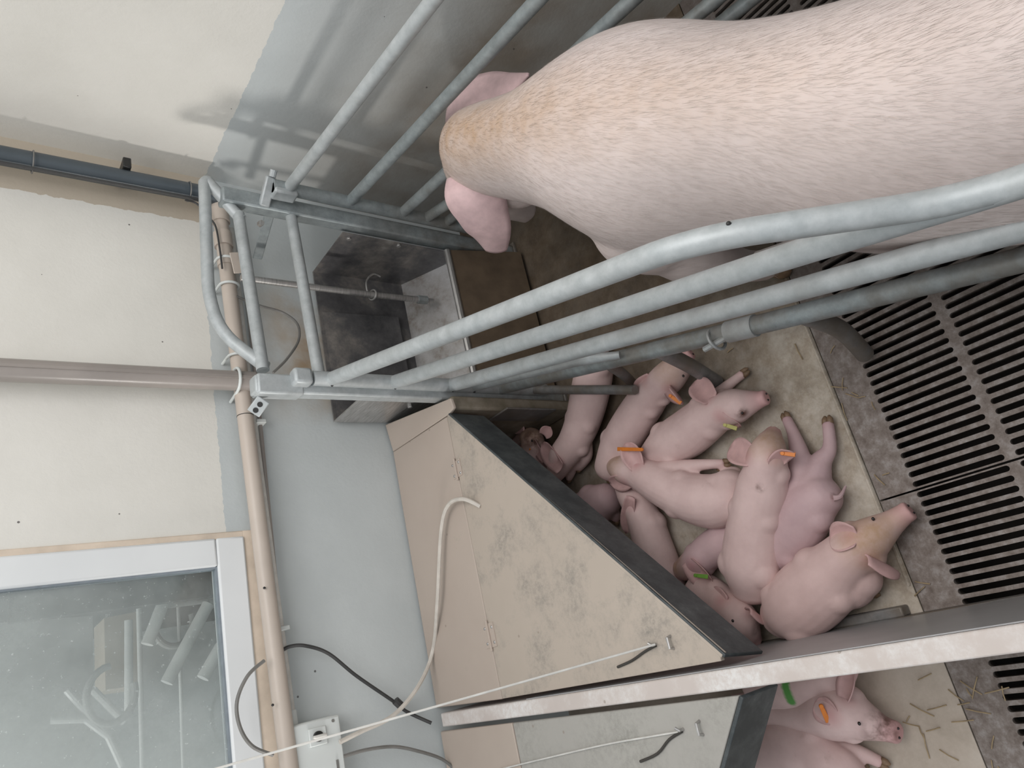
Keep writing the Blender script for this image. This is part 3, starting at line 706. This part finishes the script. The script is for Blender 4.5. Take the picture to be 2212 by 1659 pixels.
tag(MB().prism(far(((0, 1345), (200, 1330), (205, 1662), (0, 1662)), 4.2), (0, .05, 0)).build('far_partition', 'far_grey'), 'hazy grey partition filling the upper part of the window view', 'partition')

# ------------------------------------------------------------------ animals
DG = None
def evaluated(o):
    dg = bpy.context.evaluated_depsgraph_get(); dg.update()
    return bpy.data.meshes.new_from_object(o.evaluated_get(dg))
def fuse(mb, name, mats, voxel, smooth_it=8, extra=None):
    """one continuous surface out of overlapping volumes"""
    me = bpy.data.meshes.new(name); me.from_pydata(mb.v, [], mb.f); me.update()
    o = bpy.data.objects.new(name, me); COL.objects.link(o)
    r = o.modifiers.new('r', 'REMESH'); r.mode = 'VOXEL'; r.voxel_size = voxel
    s = o.modifiers.new('s', 'SMOOTH'); s.factor = .5; s.iterations = smooth_it
    m2 = evaluated(o); bpy.data.objects.remove(o); bpy.data.meshes.remove(me)
    m2.name = name
    if extra:
        bm = bmesh.new(); bm.from_mesh(m2)
        for mi, (vs, fs) in extra:
            nv = [bm.verts.new(v) for v in vs]
            for f in fs:
                try: ff = bm.faces.new([nv[i] for i in f]); ff.material_index = mi
                except ValueError: pass
        bm.to_mesh(m2); bm.free()
    mi = [p.material_index for p in m2.polygons]
    m2.materials.clear()
    for m in mats: m2.materials.append(MAT[m])
    m2.polygons.foreach_set('material_index', mi)
    for p in m2.polygons: p.use_smooth = True
    return m2
def ear_geo(base, tip, width, face, cup=.35, th=.0035, curl=0.0, n=10, m=8):
    """cupped leaf from base to tip, open side towards 'face'"""
    base, tip, face = Vector(base), Vector(tip), Vector(face).normalized()
    L = (tip-base); l = L.length; d = L.normalized(); side = d.cross(face).normalized(); up = side.cross(d).normalized()
    vs = []
    for layer in (0, 1):
        for i in range(n+1):
            t = i/n; wd = width*.5*(math.sin(pi*min(1, .22+.78*t)**.9)**.75 if t < 1 else .02)
            wd = width*.5*((.66+.34*math.sin(pi*t)) if t < .5 else max(.05, (1-((t-.5)/.5)**2.3)**.62))
            for j in range(m+1):
                s = -1+2*j/m
                p = base + d*l*t + side*s*wd + up*(cup*wd*(s*s) - cup*wd*.4) + up*(curl*l*t*t)
                p = p - up*(th*layer*(1-.6*t))
                vs.append(p)
    K = (n+1)*(m+1); fs = []
    for i in range(n):
        for j in range(m):
            a = i*(m+1)+j; fs.append((a, a+1, a+m+2, a+m+1)); fs.append((K+a, K+a+m+1, K+a+m+2, K+a+1))
    for i in range(n):
        for j in (0, m):
            a = i*(m+1)+j; q = (a, a+m+1, K+a+m+1, K+a); fs.append(q if j == 0 else q[::-1])
    for j in range(m):
        a = n*(m+1)+j; fs.append((a, a+1, K+a+1, K+a))
        a = j; fs.append((a+1, a, K+a, K+a+1))
    return vs, fs

UP = Vector((0, 0, 1))
def piglet(label, body, legs=(), ears=(), tags=(), eyes=(), tail=None, mat='piglet_skin', snout=True, tan=(), dark=(), blobs=(), group='sleeping piglets', lumps=True, sh=3, mark=()):
    """body: (px, py, z, half width, half height) from rump to nose; legs: lists of (px, py, z, r)"""
    P = [tuple(at(x, y, Z=z)) + (a, b) for x, y, z, a, b in body]
    S = spline(P, 7)
    first, last = S[0], S[-1]
    # round the rump off
    d0 = (Vector(S[0][:3])-Vector(S[3][:3])).normalized(); cap = []
    r0 = .8*min(first[3], first[4])
    for k in (1, 2, 3, 4):
        t = k/4.4; c = Vector(first[:3])+d0*r0*math.sin(t*pi/2); f = math.cos(t*pi/2); cap.append((c.x, c.y, c.z, first[3]*f, first[4]*f))
    S = cap[::-1] + S
    mb = MB(); mb.rings([Vector(q[:3]) for q in S], [q[3] for q in S], [q[4] for q in S], 22, egg=.06)
    # shoulder blades and hams stand out beside the spine
    if lumps:
        off = len(cap)
        for idx, fo, fr in ((1, .50, .60), (sh, .50, .58)):
            q = S[off+idx*7]; a = Vector(S[off+idx*7-3][:3]); c = Vector(S[off+idx*7+3][:3]); dd = (c-a).normalized(); sd = dd.cross(UP).normalized()
            for sg in (-1, 1): mb.ball(Vector(q[:3])+sd*sg*q[3]*fo+UP*q[4]*.12, q[3]*fr, 10)
        q = S[off+(len(body)-5)*7] if len(body) > 7 else None
        if q:
            dd = (Vector(S[off+(len(body)-5)*7+3][:3])-Vector(S[off+(len(body)-5)*7-3][:3])).normalized(); sd = dd.cross(UP).normalized()
            for sg in (-1, 1): mb.ball(Vector(q[:3])+sd*sg*q[3]*.55-UP*.008, q[3]*.62, 10)
    feet = []
    for lg in legs:
        Q = [tuple(at(x, y, Z=z)) + (r,) for x, y, z, r in lg]; q = spline(Q, 6)
        mb.tube([Vector(k[:3]) for k in q], [k[3] for k in q], 12); mb.ball(q[0][:3], q[0][3], 8)
        feet.append((Vector(q[-1][:3]), (Vector(q[-1][:3])-Vector(q[-4][:3])).normalized(), q[-1][3]))
    for x, y, z, r in blobs: mb.ball(at(x, y, Z=z), r, 10)
    nose = Vector(last[:3]); nd = (nose-Vector(S[-5][:3])).normalized()
    if snout:
        mb.tube([nose-nd*.010, nose+nd*.001, nose+nd*.006], [last[3]*.98, last[3]*1.08, last[3]*1.0], 14)
    extra = []
    for e in ears:
        bx, by, bz, tx, ty, tz, wd, fc = e[:8]
        base, tip = at(bx, by, Z=bz), at(tx, ty, Z=tz)
        base = base - (tip-base)*.22; tip = tip + (tip-base)*.08
        extra.append((1, ear_geo(base, tip, wd*1.28, Vector(fc), e[8] if len(e) > 8 else .45, .004, e[9] if len(e) > 9 else -.08)))
    for c, d, r in feet:   # cloven hoof: two small toes
        s = d.cross(UP); s = s.normalized() if s.length > .1 else Vector((1, 0, 0))
        for q in (-1, 1):
            k = MB(); k.tube([c-d*.004+s*q*r*.45, c+d*.008+s*q*r*.45, c+d*.016+s*q*r*.35], [r*.62, r*.55, r*.2], 8); extra.append((2, (k.v, k.f)))
    root = thing('piglet', label, 'piglet', (S[len(S)//2][0], S[len(S)//2][1], 0), group)
    me = fuse(mb, 'body', [mat, 'ear_pink', 'hoof_horn'], .0042, 6, extra)
    # tint attribute
    me.attributes.new('mark', 'FLOAT', 'POINT')
    tc = me.color_attributes.new('tint', 'FLOAT_COLOR', 'POINT')
    earb = [at(e[0], e[1], Z=e[2]) for e in ears]; tans = [(at(x, y, Z=z), r) for x, y, z, r in tan]; darks = [(at(x, y, Z=z), r) for x, y, z, r in dark]; marks = [at(x, y, Z=.119) for x, y in mark]
    for i, v in enumerate(me.vertices):
        co = v.co; p = g = k = 0
        if snout: p = max(p, 1.05-(co-nose).length/.052)
        for e in earb: p = max(p, .8-(co-e).length/.04)
        for c, d, r in feet: p = max(p, .5-(co-c).length/.05)
        for c, r in tans: g = max(g, 1-(co-c).length/r)
        for c, r in darks: k = max(k, 1-(co-c).length/r)
        tc.data[i].color = (max(0, min(.9, p*1.1)), max(0, min(.9, g*1.2)), max(0, min(1, k*1.5)), 1)
        if marks: me.attributes['mark'].data[i].value = max([0]+[min(.9, 3*(1-(co-q).length/.013)) for q in marks])
    o = bpy.data.objects.new('body', me); COL.objects.link(o); o.parent = root; o.matrix_parent_inverse = Matrix.Translation(-root.location)
    if snout:
        s = nd.cross(UP).normalized(); u2 = s.cross(nd)
        for q in (-1, 1):
            MB().ball(nose+nd*.0065+s*q*last[3]*.42, (.0028, .0028, .0028), 6).build('nostril', 'eye_dark', root)
    for x, y, z in eyes:
        c = at(x, y, Z=z); MB().ball(c, (.0040, .0034, .003), 8).build('eye', 'eye_dark', root)
    for x0, y0, z0, x1, y1, z1, mt in tags:
        a, c = at(x0, y0, Z=z0), at(x1, y1, Z=z1); d = (c-a); s = d.cross(a-EYE).normalized(); nn = s.cross(d).normalized()
        k = MB().prism([a+s*.0045, c+s*.0055, c-s*.0055, a-s*.0045], nn*.002); k.tube([a-nn*.002, a+nn*.004], .005, 10)
        k.build('ear_tag', mt, root, bevel=.001)
    if tail:
        q = spline([tuple(at(*p, Z=z)) for p, z in tail], 5); n = len(q)
        MB().tube([Vector(k) for k in q], [.0058*(1-i/n)+.0018 for i in range(n)], 8).build('tail', mat, root)
    return root

# --- the litter --------------------------------------------------------------
z_ = .062
# C
piglet('piglet beside the low bar, orange tag in its ear, snout under the finger bar',
  [(1318, 1010, .055, .050, .050), (1338, 960, .060, .060, .055), (1365, 912, .062, .060, .056), (1395, 868, .065, .056, .055), (1418, 840, .080, .046, .050), (1446, 812, .090, .045, .048), (1468, 790, .085, .036, .038), (1482, 772, .075, .022, .024), (1490, 764, .072, .018, .019)],
  legs=[[(1330, 990, .05, .040), (1312, 1000, .035, .026), (1318, 1035, .025, .014)]],
  ears=[(1402, 823, .115, 1376, 851, .10, .044, (-.3, -.4, 1), .5), (1447, 843, .115, 1470, 874, .085, .046, (-.2, .6, 1), .6)],
  tags=[(1448, 855, .122, 1471, 871, .110, 'tag_orange')], eyes=[(1476, 812, .113)], tan=[(1450, 800, .1, .06)])
# D
piglet('piglet with pink snout on the open floor and dull yellow tag in its ear',
  [(1415, 985, .055, .048, .048), (1445, 960, .062, .062, .056), (1485, 935, .064, .066, .058), (1528, 902, .068, .060, .056), (1562, 884, .080, .047, .048), (1592, 876, .088, .044, .045), (1618, 869, .080, .032, .034), (1640, 863, .072, .022, .022), (1652, 859, .070, .019, .020)],
  legs=[[(1540, 868, .05, .030), (1566, 838, .030, .016), (1607, 806, .020, .012)]],
  ears=[(1530, 856, .118, 1499, 826, .11, .050, (.3, -.3, 1), .6), (1560, 898, .115, 1594, 925, .075, .044, (.0, .3, 1), .5)],
  tags=[(1566, 918, .10, 1592, 926, .085, 'tag_yellow')], eyes=[(1603, 892, .112)], dark=[(1603, 892, .11, .02)])
# E
piglet('curled piglet draped over its litter mates, orange tag through the raised pink ear',
  [(1578, 1045, .075, .046, .048), (1570, 1074, .085, .064, .060), (1530, 1083, .092, .070, .062), (1470, 1068, .098, .062, .058), (1415, 1040, .102, .056, .054), (1380, 1023, .105, .046, .046), (1352, 1015, .108, .042, .042), (1335, 1010, .090, .034, .034), (1325, 1005, .070, .022, .022), (1320, 1002, .060, .018, .018)],
  legs=[[(1440, 1020, .09, .034), (1500, 1006, .075, .018), (1566, 1001, .055, .012)], [(1570, 1080, .07, .045), (1590, 1030, .05, .025), (1560, 1020, .05, .014)]],
  ears=[(1374, 1002, .14, 1352, 960, .15, .046, (.8, -.2, .8), .5), (1352, 1040, .13, 1318, 1047, .13, .044, (-.6, -.3, .8), .4)],
  tags=[(1386, 971, .158, 1333, 970, .158, 'tag_orange')], tan=[(1335, 1005, .11, .07), (1330, 1030, .09, .04)])
# G: lies on its side under F
piglet('purplish pink piglet lying on its side, both hind legs stretched out, tail raised',
  [(1775, 1068, .060, .050, .050), (1745, 1095, .062, .064, .058), (1715, 1140, .060, .068, .056), (1690, 1175, .055, .060, .050), (1660, 1205, .050, .045, .042), (1635, 1215, .045, .032, .034)],
  legs=[[(1755, 1055, .055, .045), (1772, 1000, .045, .027), (1792, 968, .035, .0165), (1788, 912, .022, .0135)], [(1730, 1050, .06, .040), (1728, 990, .050, .026), (1715, 940, .030, .016), (1698, 902, .018, .0125)]],
  tail=[((1800, 1076), .085), ((1815, 1072), .075), ((1827, 1050), .05)], mat='purple_piglet_skin', snout=False, dark=[(1802, 1074, .08, .012)])
# F: on top
piglet('long pale piglet in the middle of the heap, seen from above with two round ears',
  [(1624, 1268, .070, .058, .050), (1620, 1225, .085, .073, .062), (1624, 1165, .095, .070, .060), (1633, 1110, .105, .064, .058), (1646, 1052, .115, .062, .058), (1652, 1015, .128, .050, .050), (1656, 985, .132, .046, .046), (1663, 962, .115, .036, .038), (1668, 944, .095, .024, .026), (1670, 936, .085, .019, .020)],
  legs=[[(1640, 1250, .06, .040), (1665, 1230, .04, .022), (1685, 1222, .03, .014)]],
  ears=[(1616, 985, .165, 1573, 962, .15, .052, (.3, -.1, 1), .4, -.15), (1678, 984, .165, 1704, 999, .135, .052, (0, 0, 1), .4, -.15)],
  tags=[(1690, 979, .160, 1718, 982, .150, 'tag_orange')], tail=[((1613, 1283), .07), ((1610, 1296), .06), ((1627, 1306), .05)],
  tan=[(1665, 960, .13, .07)], dark=[(1642, 1056, .17, .016)])
# H
piglet('large piglet nearest the divider, stretched towards the grate with pink snout',
  [(1692, 1330, .065, .056, .056), (1708, 1318, .075, .074, .066), (1742, 1290, .080, .082, .070), (1785, 1252, .082, .076, .068), (1822, 1212, .085, .060, .058), (1856, 1180, .085, .052, .052), (1890, 1155, .075, .042, .044), (1925, 1130, .058, .028, .030), (1950, 1112, .048, .022, .024), (1962, 1104, .045, .021, .022)],
  legs=[[(1815, 1255, .06, .040), (1850, 1272, .04, .024), (1885, 1278, .02, .014)], [(1760, 1215, .06, .035), (1735, 1215, .045, .022)], [(1712, 1345, .05, .04), (1730, 1365, .03, .022)]],
  ears=[(1838, 1160, .130, 1793, 1160, .125, .050, (.3, .4, 1), .7), (1880, 1212, .115, 1934, 1243, .06, .046, (.1, .6, .8), .6)],
  tags=[(1903, 1232, .09, 1911, 1231, .085, 'tag_orange')], eyes=[(1886, 1121, .10)], mat='warm_piglet_skin',
  tan=[(1880, 1160, .1, .09)], blobs=[(1832, 1258, .060, .058), (1858, 1248, .060, .046)])
# I
piglet('piglet peeping out under the lip of the creep cover by the divider, dark eye visible',
  [(1515, 1280, .060, .055, .052), (1545, 1300, .066, .055, .052), (1574, 1318, .090, .045, .045), (1598, 1338, .100, .044, .046), (1613, 1360, .085, .034, .036), (1624, 1377, .068, .024, .025), (1628, 1384, .062, .021, .021)],
  ears=[(1622, 1322, .125, 1648, 1344, .095, .036, (0, .6, .8), .5), (1560, 1300, .12, 1532, 1282, .10, .044, (.4, .2, .8), .3)],
  eyes=[(1583, 1341, .1425)], mat='warm_piglet_skin', dark=[(1625, 1350, .09, .03), (1600, 1375, .07, .03)])
# J
piglet('piglet squeezed under the long pale one, green tag in its ear',
  [(1600, 1165, .05, .045, .042), (1565, 1172, .052, .050, .045), (1535, 1188, .055, .048, .045), (1510, 1208, .065, .042, .045), (1488, 1225, .062, .036, .038), (1468, 1232, .05, .026, .028), (1450, 1232, .042, .020, .021), (1445, 1230, .040, .018, .019)],
  ears=[(1494, 1222, .105, 1533, 1268, .085, .044, (-.5, -.2, .9), .7)],
  tags=[(1502, 1243, .112, 1529, 1246, .105, 'tag_green')], mat='purple_piglet_skin', dark=[(1478, 1215, .08, .025)], tan=[(1470, 1220, .08, .05)])
# K
piglet('piglet with long hanging ear, back running in under the creep cover',
  [(1445, 1290, .060, .050, .050), (1432, 1240, .062, .056, .054), (1412, 1185, .064, .056, .055), (1396, 1135, .068, .052, .052), (1378, 1095, .075, .044, .046), (1360, 1068, .070, .038, .040), (1345, 1045, .055, .026, .028), (1338, 1032, .045, .020, .021)],
  ears=[(1360, 1088, .125, 1350, 1150, .105, .032, (-.3, -.3, 1), .5)], mat='piglet_skin')
# L
piglet('purplish piglet half hidden under the creep cover, only its rump showing',
  [(1310, 1078, .062, .050, .052), (1285, 1092, .066, .062, .058), (1250, 1115, .066, .062, .058), (1215, 1140, .064, .052, .050), (1185, 1160, .065, .042, .042), (1160, 1180, .055, .026, .028), (1145, 1190, .045, .018, .018)],
  legs=[[(1310, 1095, .05, .035), (1328, 1110, .03, .018), (1330, 1125, .02, .012)]], mat='purple_piglet_skin')
# A
piglet('pale piglet with big pink ear, rump under the crate rails, head at the creep',
  [(1282, 765, .060, .048, .050), (1282, 800, .068, .062, .058), (1272, 855, .070, .064, .058), (1258, 910, .070, .058, .055), (1238, 955, .075, .052, .050), (1216, 985, .080, .048, .046), (1205, 1010, .075, .038, .038), (1196, 1032, .060, .024, .026), (1192, 1042, .055, .019, .020)],
  legs=[[(1258, 950, .05, .032), (1268, 985, .035, .018), (1250, 1012, .02, .013)], [(1235, 985, .05, .03), (1235, 1015, .03, .017), (1228, 1035, .02, .012)]],
  ears=[(1203, 1002, .125, 1168, 962, .125, .050, (-.3, -.2, 1), .5), (1170, 985, .11, 1150, 955, .10, .040, (-.6, -.1, .8), .4)])
# B
piglet('grubby piglet with spotted brown face and small round ears deep in the creep opening',
  [(1150, 1075, .060, .055, .052), (1152, 1035, .064, .055, .052), (1155, 1000, .070, .048, .048), (1152, 968, .085, .042, .042), (1148, 948, .088, .038, .040), (1136, 945, .070, .030, .030), (1120, 953, .055, .022, .022), (1112, 962, .050, .018, .018)],
  ears=[(1176, 938, .12, 1187, 925, .12, .034, (-.5, -.3, .8), .5), (1126, 926, .11, 1106, 927, .10, .028, (-.3, -.6, .7), .4)],
  tags=[(1144, 970, .118, 1116, 967, .115, 'tag_orange')], eyes=[(1149, 952, .127)], mat='warm_piglet_skin', dark=[(1150, 945, .12, .06)], tan=[(1145, 940, .1, .07)])
# neighbouring pen
piglet('pale piglet in the neighbouring pen pressed against the divider, green spray mark on its back',
  [(1640, 1478, .055, .050, .048), (1680, 1482, .062, .062, .056), (1725, 1480, .064, .066, .058), (1765, 1472, .064, .060, .055), (1800, 1458, .060, .046, .046), (1825, 1440, .055, .032, .032), (1840, 1425, .05, .020, .02)], mark=[(1696, 1472), (1698, 1484), (1702, 1496), (1705, 1506), (1708, 1516)],
  group='piglets in the neighbouring pen')
piglet('piglet with scabby red snout and orange ear tag in the neighbouring pen',
  [(1600, 1545, .055, .050, .048), (1650, 1540, .058, .052, .050), (1700, 1540, .060, .046, .048), (1750, 1542, .068, .048, .048), (1795, 1540, .078, .058, .052), (1835, 1545, .078, .052, .050), (1872, 1560, .070, .040, .040), (1905, 1573, .055, .027, .029), (1928, 1580, .050, .023, .024), (1935, 1582, .050, .022, .023)],
  ears=[(1826, 1500, .115, 1836, 1452, .11, .040, (.5, .2, .9), .6), (1795, 1545, .125, 1762, 1518, .125, .044, (.0, -.2, 1), .5)],
  tags=[(1774, 1526, .140, 1790, 1561, .130, 'tag_orange')], eyes=[(1856, 1563, .120)], dark=[(1900, 1572, .07, .05)], group='piglets in the neighbouring pen')
piglet('pinkish piglet at the photo edge in the neighbouring pen, front leg reaching forward',
  [(1600, 1625, .055, .055, .05), (1650, 1618, .064, .068, .060), (1705, 1615, .068, .074, .062), (1758, 1628, .068, .066, .058), (1795, 1650, .075, .050, .050), (1830, 1672, .07, .045, .045), (1865, 1690, .055, .026, .028), (1880, 1697, .05, .02, .02)],
  legs=[[(1790, 1618, .06, .030), (1845, 1622, .04, .018), (1905, 1648, .02, .013)], [(1780, 1645, .05, .03), (1830, 1640, .035, .016), (1860, 1652, .02, .012)]], snout=False, group='piglets in the neighbouring pen')

# --- the sow --------------------------------------------------------------------
SP = [  # x, y, z, half width, half height
 (0.400, -0.750, 0.560, 0.100, 0.120), (0.410, -0.660, 0.560, 0.170, 0.200), (0.423, -0.452, 0.540, 0.190, 0.240), (0.449, -0.216, 0.508, 0.192, 0.263),
 (0.505, 0.039, 0.471, 0.178, 0.269), (0.624, 0.277, 0.469, 0.196, 0.266), (0.755, 0.480, 0.515, 0.181, 0.255), (0.883, 0.683, 0.579, 0.215, 0.244), (1.006, 0.870, 0.602, 0.135, 0.199),
 (1.127, 1.031, 0.611, 0.112, 0.154), (1.213, 1.137, 0.584, 0.112, 0.109), (1.255, 1.240, 0.531, 0.098, 0.072), (1.255, 1.297, 0.420, 0.070, 0.066), (1.270, 1.350, 0.330, 0.055, 0.060), (1.275, 1.370, 0.250, 0.043, 0.045), (1.275, 1.375, 0.215, 0.040, 0.042)]
S = spline(SP, 8)
mb = MB(); mb.rings([Vector(q[:3]) for q in S], [q[3] for q in S], [q[4] for q in S], 40, up=(.25, .35, 1) if False else (0, 0, 1), egg=.05)
def limb(pts, n=14):
    q = spline(pts, 6); mb.tube([Vector(k[:3]) for k in q], [k[3] for k in q], n); mb.ball(q[0][:3], q[0][3], 10)
limb([(.81, .79, .46, .11), (.745, .80, .34, .080), (.735, .80, .20, .048), (.745, .80, .10, .040), (.755, .79, .045, .042)])
limb([(.93, .66, .46, .11), (1.00, .62, .34, .085), (1.01, .60, .20, .048), (1.00, .60, .10, .040), (1.00, .585, .045, .042)])
limb([(.36, -.48, .46, .12), (.30, -.50, .32, .09), (.29, -.58, .22, .05), (.30, -.56, .10, .040), (.30, -.54, .045, .042)])
limb([(.50, -.48, .46, .12), (.58, -.50, .32, .09), (.59, -.58, .22, .05), (.58, -.56, .10, .040), (.58, -.54, .045, .042)])
# shoulder blade and jowls
mb.ball((.765, .80, .47), (.085, .10, .15), 12)
mb.ball((1.14, 1.12, .50), (.08, .08, .09), 12)
def hoof(c):
    k = MB()
    for q in (-1, 1): k.tube([(c[0]+q*.018, c[1]-.005, .05), (c[0]+q*.020, c[1]-.012, .02), (c[0]+q*.020, c[1]-.018, .004)], [.020, .024, .022], 10)
    return (2, (k.v, k.f))
ex = [hoof((.755, .79)), hoof((1.0, .585)), hoof((.30, -.54)), hoof((.58, -.54))]
# ears: right one laid back along the neck, left one lopping down to the trough
def ear_chain(pts, wds, face, cup=.25, th=.007, m=8):
    """wide lop ear along a bent centre line"""
    q = spline([tuple(p)+(w_,) for p, w_ in zip(pts, wds)], 6); n = len(q)-1; vs = []
    C = [Vector(k[:3]) for k in q]
    for layer in (0, 1):
        for i in range(n+1):
            d = (C[min(i+1, n)]-C[max(i-1, 0)]).normalized(); side = d.cross(Vector(face)).normalized(); up = side.cross(d)
            for j in range(m+1):
                s = -1+2*j/m; vs.append(C[i] + side*s*q[i][3]/2 + up*(cup*q[i][3]*.5*(1-s*s)) - up*th*layer)
    K = (n+1)*(m+1); fs = []
    for i in range(n):
        for j in range(m):
            a = i*(m+1)+j; fs.append((a, a+1, a+m+2, a+m+1)); fs.append((K+a, K+a+m+1, K+a+m+2, K+a+1))
        for j in (0, m):
            a = i*(m+1)+j; qd = (a, a+m+1, K+a+m+1, K+a); fs.append(qd if j == 0 else qd[::-1])
    for j in range(m):
        a = n*(m+1)+j; fs.append((a, a+1, K+a+1, K+a))
    return vs, fs
e1 = ear_chain([at(975, 275, Z=.62), at(1003, 226, Z=.60), at(1048, 202, Z=.58), at(1098, 185, Z=.57), at(1140, 160, Z=.575)], [.05, .13, .12, .07, .008], (0, -.3, 1))
e2 = ear_chain([at(1018, 375, Z=.63), at(1025, 415, Z=.625), at(1042, 458, Z=.59), at(1060, 500, Z=.54), at(1072, 542, Z=.47)], [.13, .155, .135, .11, .06], (-.4, -.6, .7))
ex += [(1, e1), (1, e2)]
me = fuse(mb, 'body', ['sow_skin', 'sow_ear_pink', 'hoof_horn'], .011, 10, ex)
tc = me.color_attributes.new('tint', 'FLOAT_COLOR', 'POINT')
SPV = [Vector(q[:3]) for q in S]
def sow_tan(co):
    # reddish tan line down the nape, fading along the back
    k = 0
    for i, p in enumerate(SPV):
        if 30 < i < 96:
            f = 1-abs(i-70)/40
            top_ = p+Vector((0, 0, S[i][4])); k = max(k, f*(1-(co-top_).length/.13))
    return k
for i, v in enumerate(me.vertices):
    co = v.co; g = sow_tan(co)*1.1
    g = max(g, .38*(1-(co-Vector((1.17, 1.20, .66))).length/.24))
    p = max(0, .5-(co-Vector((1.06, 1.06, .44))).length/.2)
    tc.data[i].color = (min(1, max(0, p)), max(0, min(1, g)), 0, 1)
sow = thing('sow', 'large white hairy sow standing in the crate, seen from behind its back with lowered head', 'pig', (.72, .5, 0))
so = bpy.data.objects.new('body', me); COL.objects.link(so); so.parent = sow; so.matrix_parent_inverse = Matrix.Translation(-sow.location)

# short bristles lying along the coat
bm = bmesh.new(); bm.from_mesh(me); bm.faces.ensure_lookup_table()
vs, fs, tones = [], [], []
faces = [f for f in bm.faces if f.material_index == 0 and f.normal.z > -.35 and -.35 < f.calc_center_median().y]
cum = []; tot = 0
for f in faces:
    c = f.calc_center_median(); dist = (c-EYE).length
    tot += f.calc_area()*(1/max(.5, dist)**1.3); cum.append(tot)
import bisect
NH = 60000
for _ in range(NH):
    f = faces[min(len(faces)-1, bisect.bisect(cum, R.random()*tot))]
    L = list(f.verts); a, b2, c = L[0].co, L[1].co, L[2].co
    if len(L) == 4 and R.random() < .5: b2, c = L[2].co, L[3].co
    r1, r2 = R.random(), R.random()
    if r1+r2 > 1: r1, r2 = 1-r1, 1-r2
    p = a + (b2-a)*r1 + (c-a)*r2; n = f.normal.normalized()
    if (EYE-p).dot(n) < -.05: continue
    i = min(range(0, len(SPV), 3), key=lambda k: (SPV[k]-p).length_squared)
    t_ = (SPV[max(i-2, 0)]-SPV[min(i+2, len(SPV)-1)]).normalized()      # towards the tail
    rad_ = (p-SPV[i]); rad_ -= t_*rad_.dot(t_)
    flow = t_ + Vector((rad_.x, rad_.y, -.25))*1.1 + Vector((R.gauss(0, .16), R.gauss(0, .16), R.gauss(0, .1)))
    flow -= n*flow.dot(n)
    if flow.length < 1e-4: continue
    flow.normalize(); lift = R.uniform(.015, .09); ln = R.uniform(.018, .036)
    s = flow.cross(n).normalized()*R.uniform(.00016, .0003)
    q0 = p - n*.001; q1 = p + flow*ln*.55 + n*ln*lift*.8; q2 = p + flow*ln + n*ln*lift
    o_ = len(vs); vs += [q0-s, q0+s, q1-s*.8, q1+s*.8, q2]; fs += [(o_, o_+1, o_+3, o_+2), (o_+2, o_+3, o_+4)]
    g = max(0, sow_tan(p)); tn = min(1, g*1.0 + (R.random() < .03)*.3 + R.uniform(0, .10)); tones += [tn]*5
bm.free()
hm = bpy.data.meshes.new('bristle_coat'); hm.from_pydata(vs, [], fs); hm.materials.append(MAT['bristle'])
ta = hm.attributes.new('tone', 'FLOAT', 'POINT'); ta.data.foreach_set('value', tones)
ho = bpy.data.objects.new('bristle_coat', hm); COL.objects.link(ho); ho.parent = sow; ho.matrix_parent_inverse = Matrix.Translation(-sow.location); ho['kind'] = 'stuff'

# ------------------------------------------------------------------ litter on the floor
b = MB()
def straw(c, a, L, r=.0013, z=.003):
    d = Vector((cos(a), sin(a), 0))*L/2; c = Vector((c.x, c.y, z)); b.tube([c-d, c+Vector((0, 0, .003)), c+d], r, 5)
for px, py, n, sp in ((1835, 860, 7, .02), (1900, 1030, 2, .04), (2095, 1500, 9, .025), (2010, 1530, 5, .05), (2150, 1620, 5, .03), (1700, 760, 3, .08), (1980, 1600, 4, .05), (2010, 1290, 2, .02)):
    for _ in range(n):
        c = at(px, py, Z=0); c += Vector((R.gauss(0, sp), R.gauss(0, sp), 0)); straw(c, R.uniform(0, pi), R.uniform(.015, .05))
tag(b.build('straw_litter', 'straw'), 'loose bits of straw scattered over the floor of both pens', 'straw', kind='stuff')
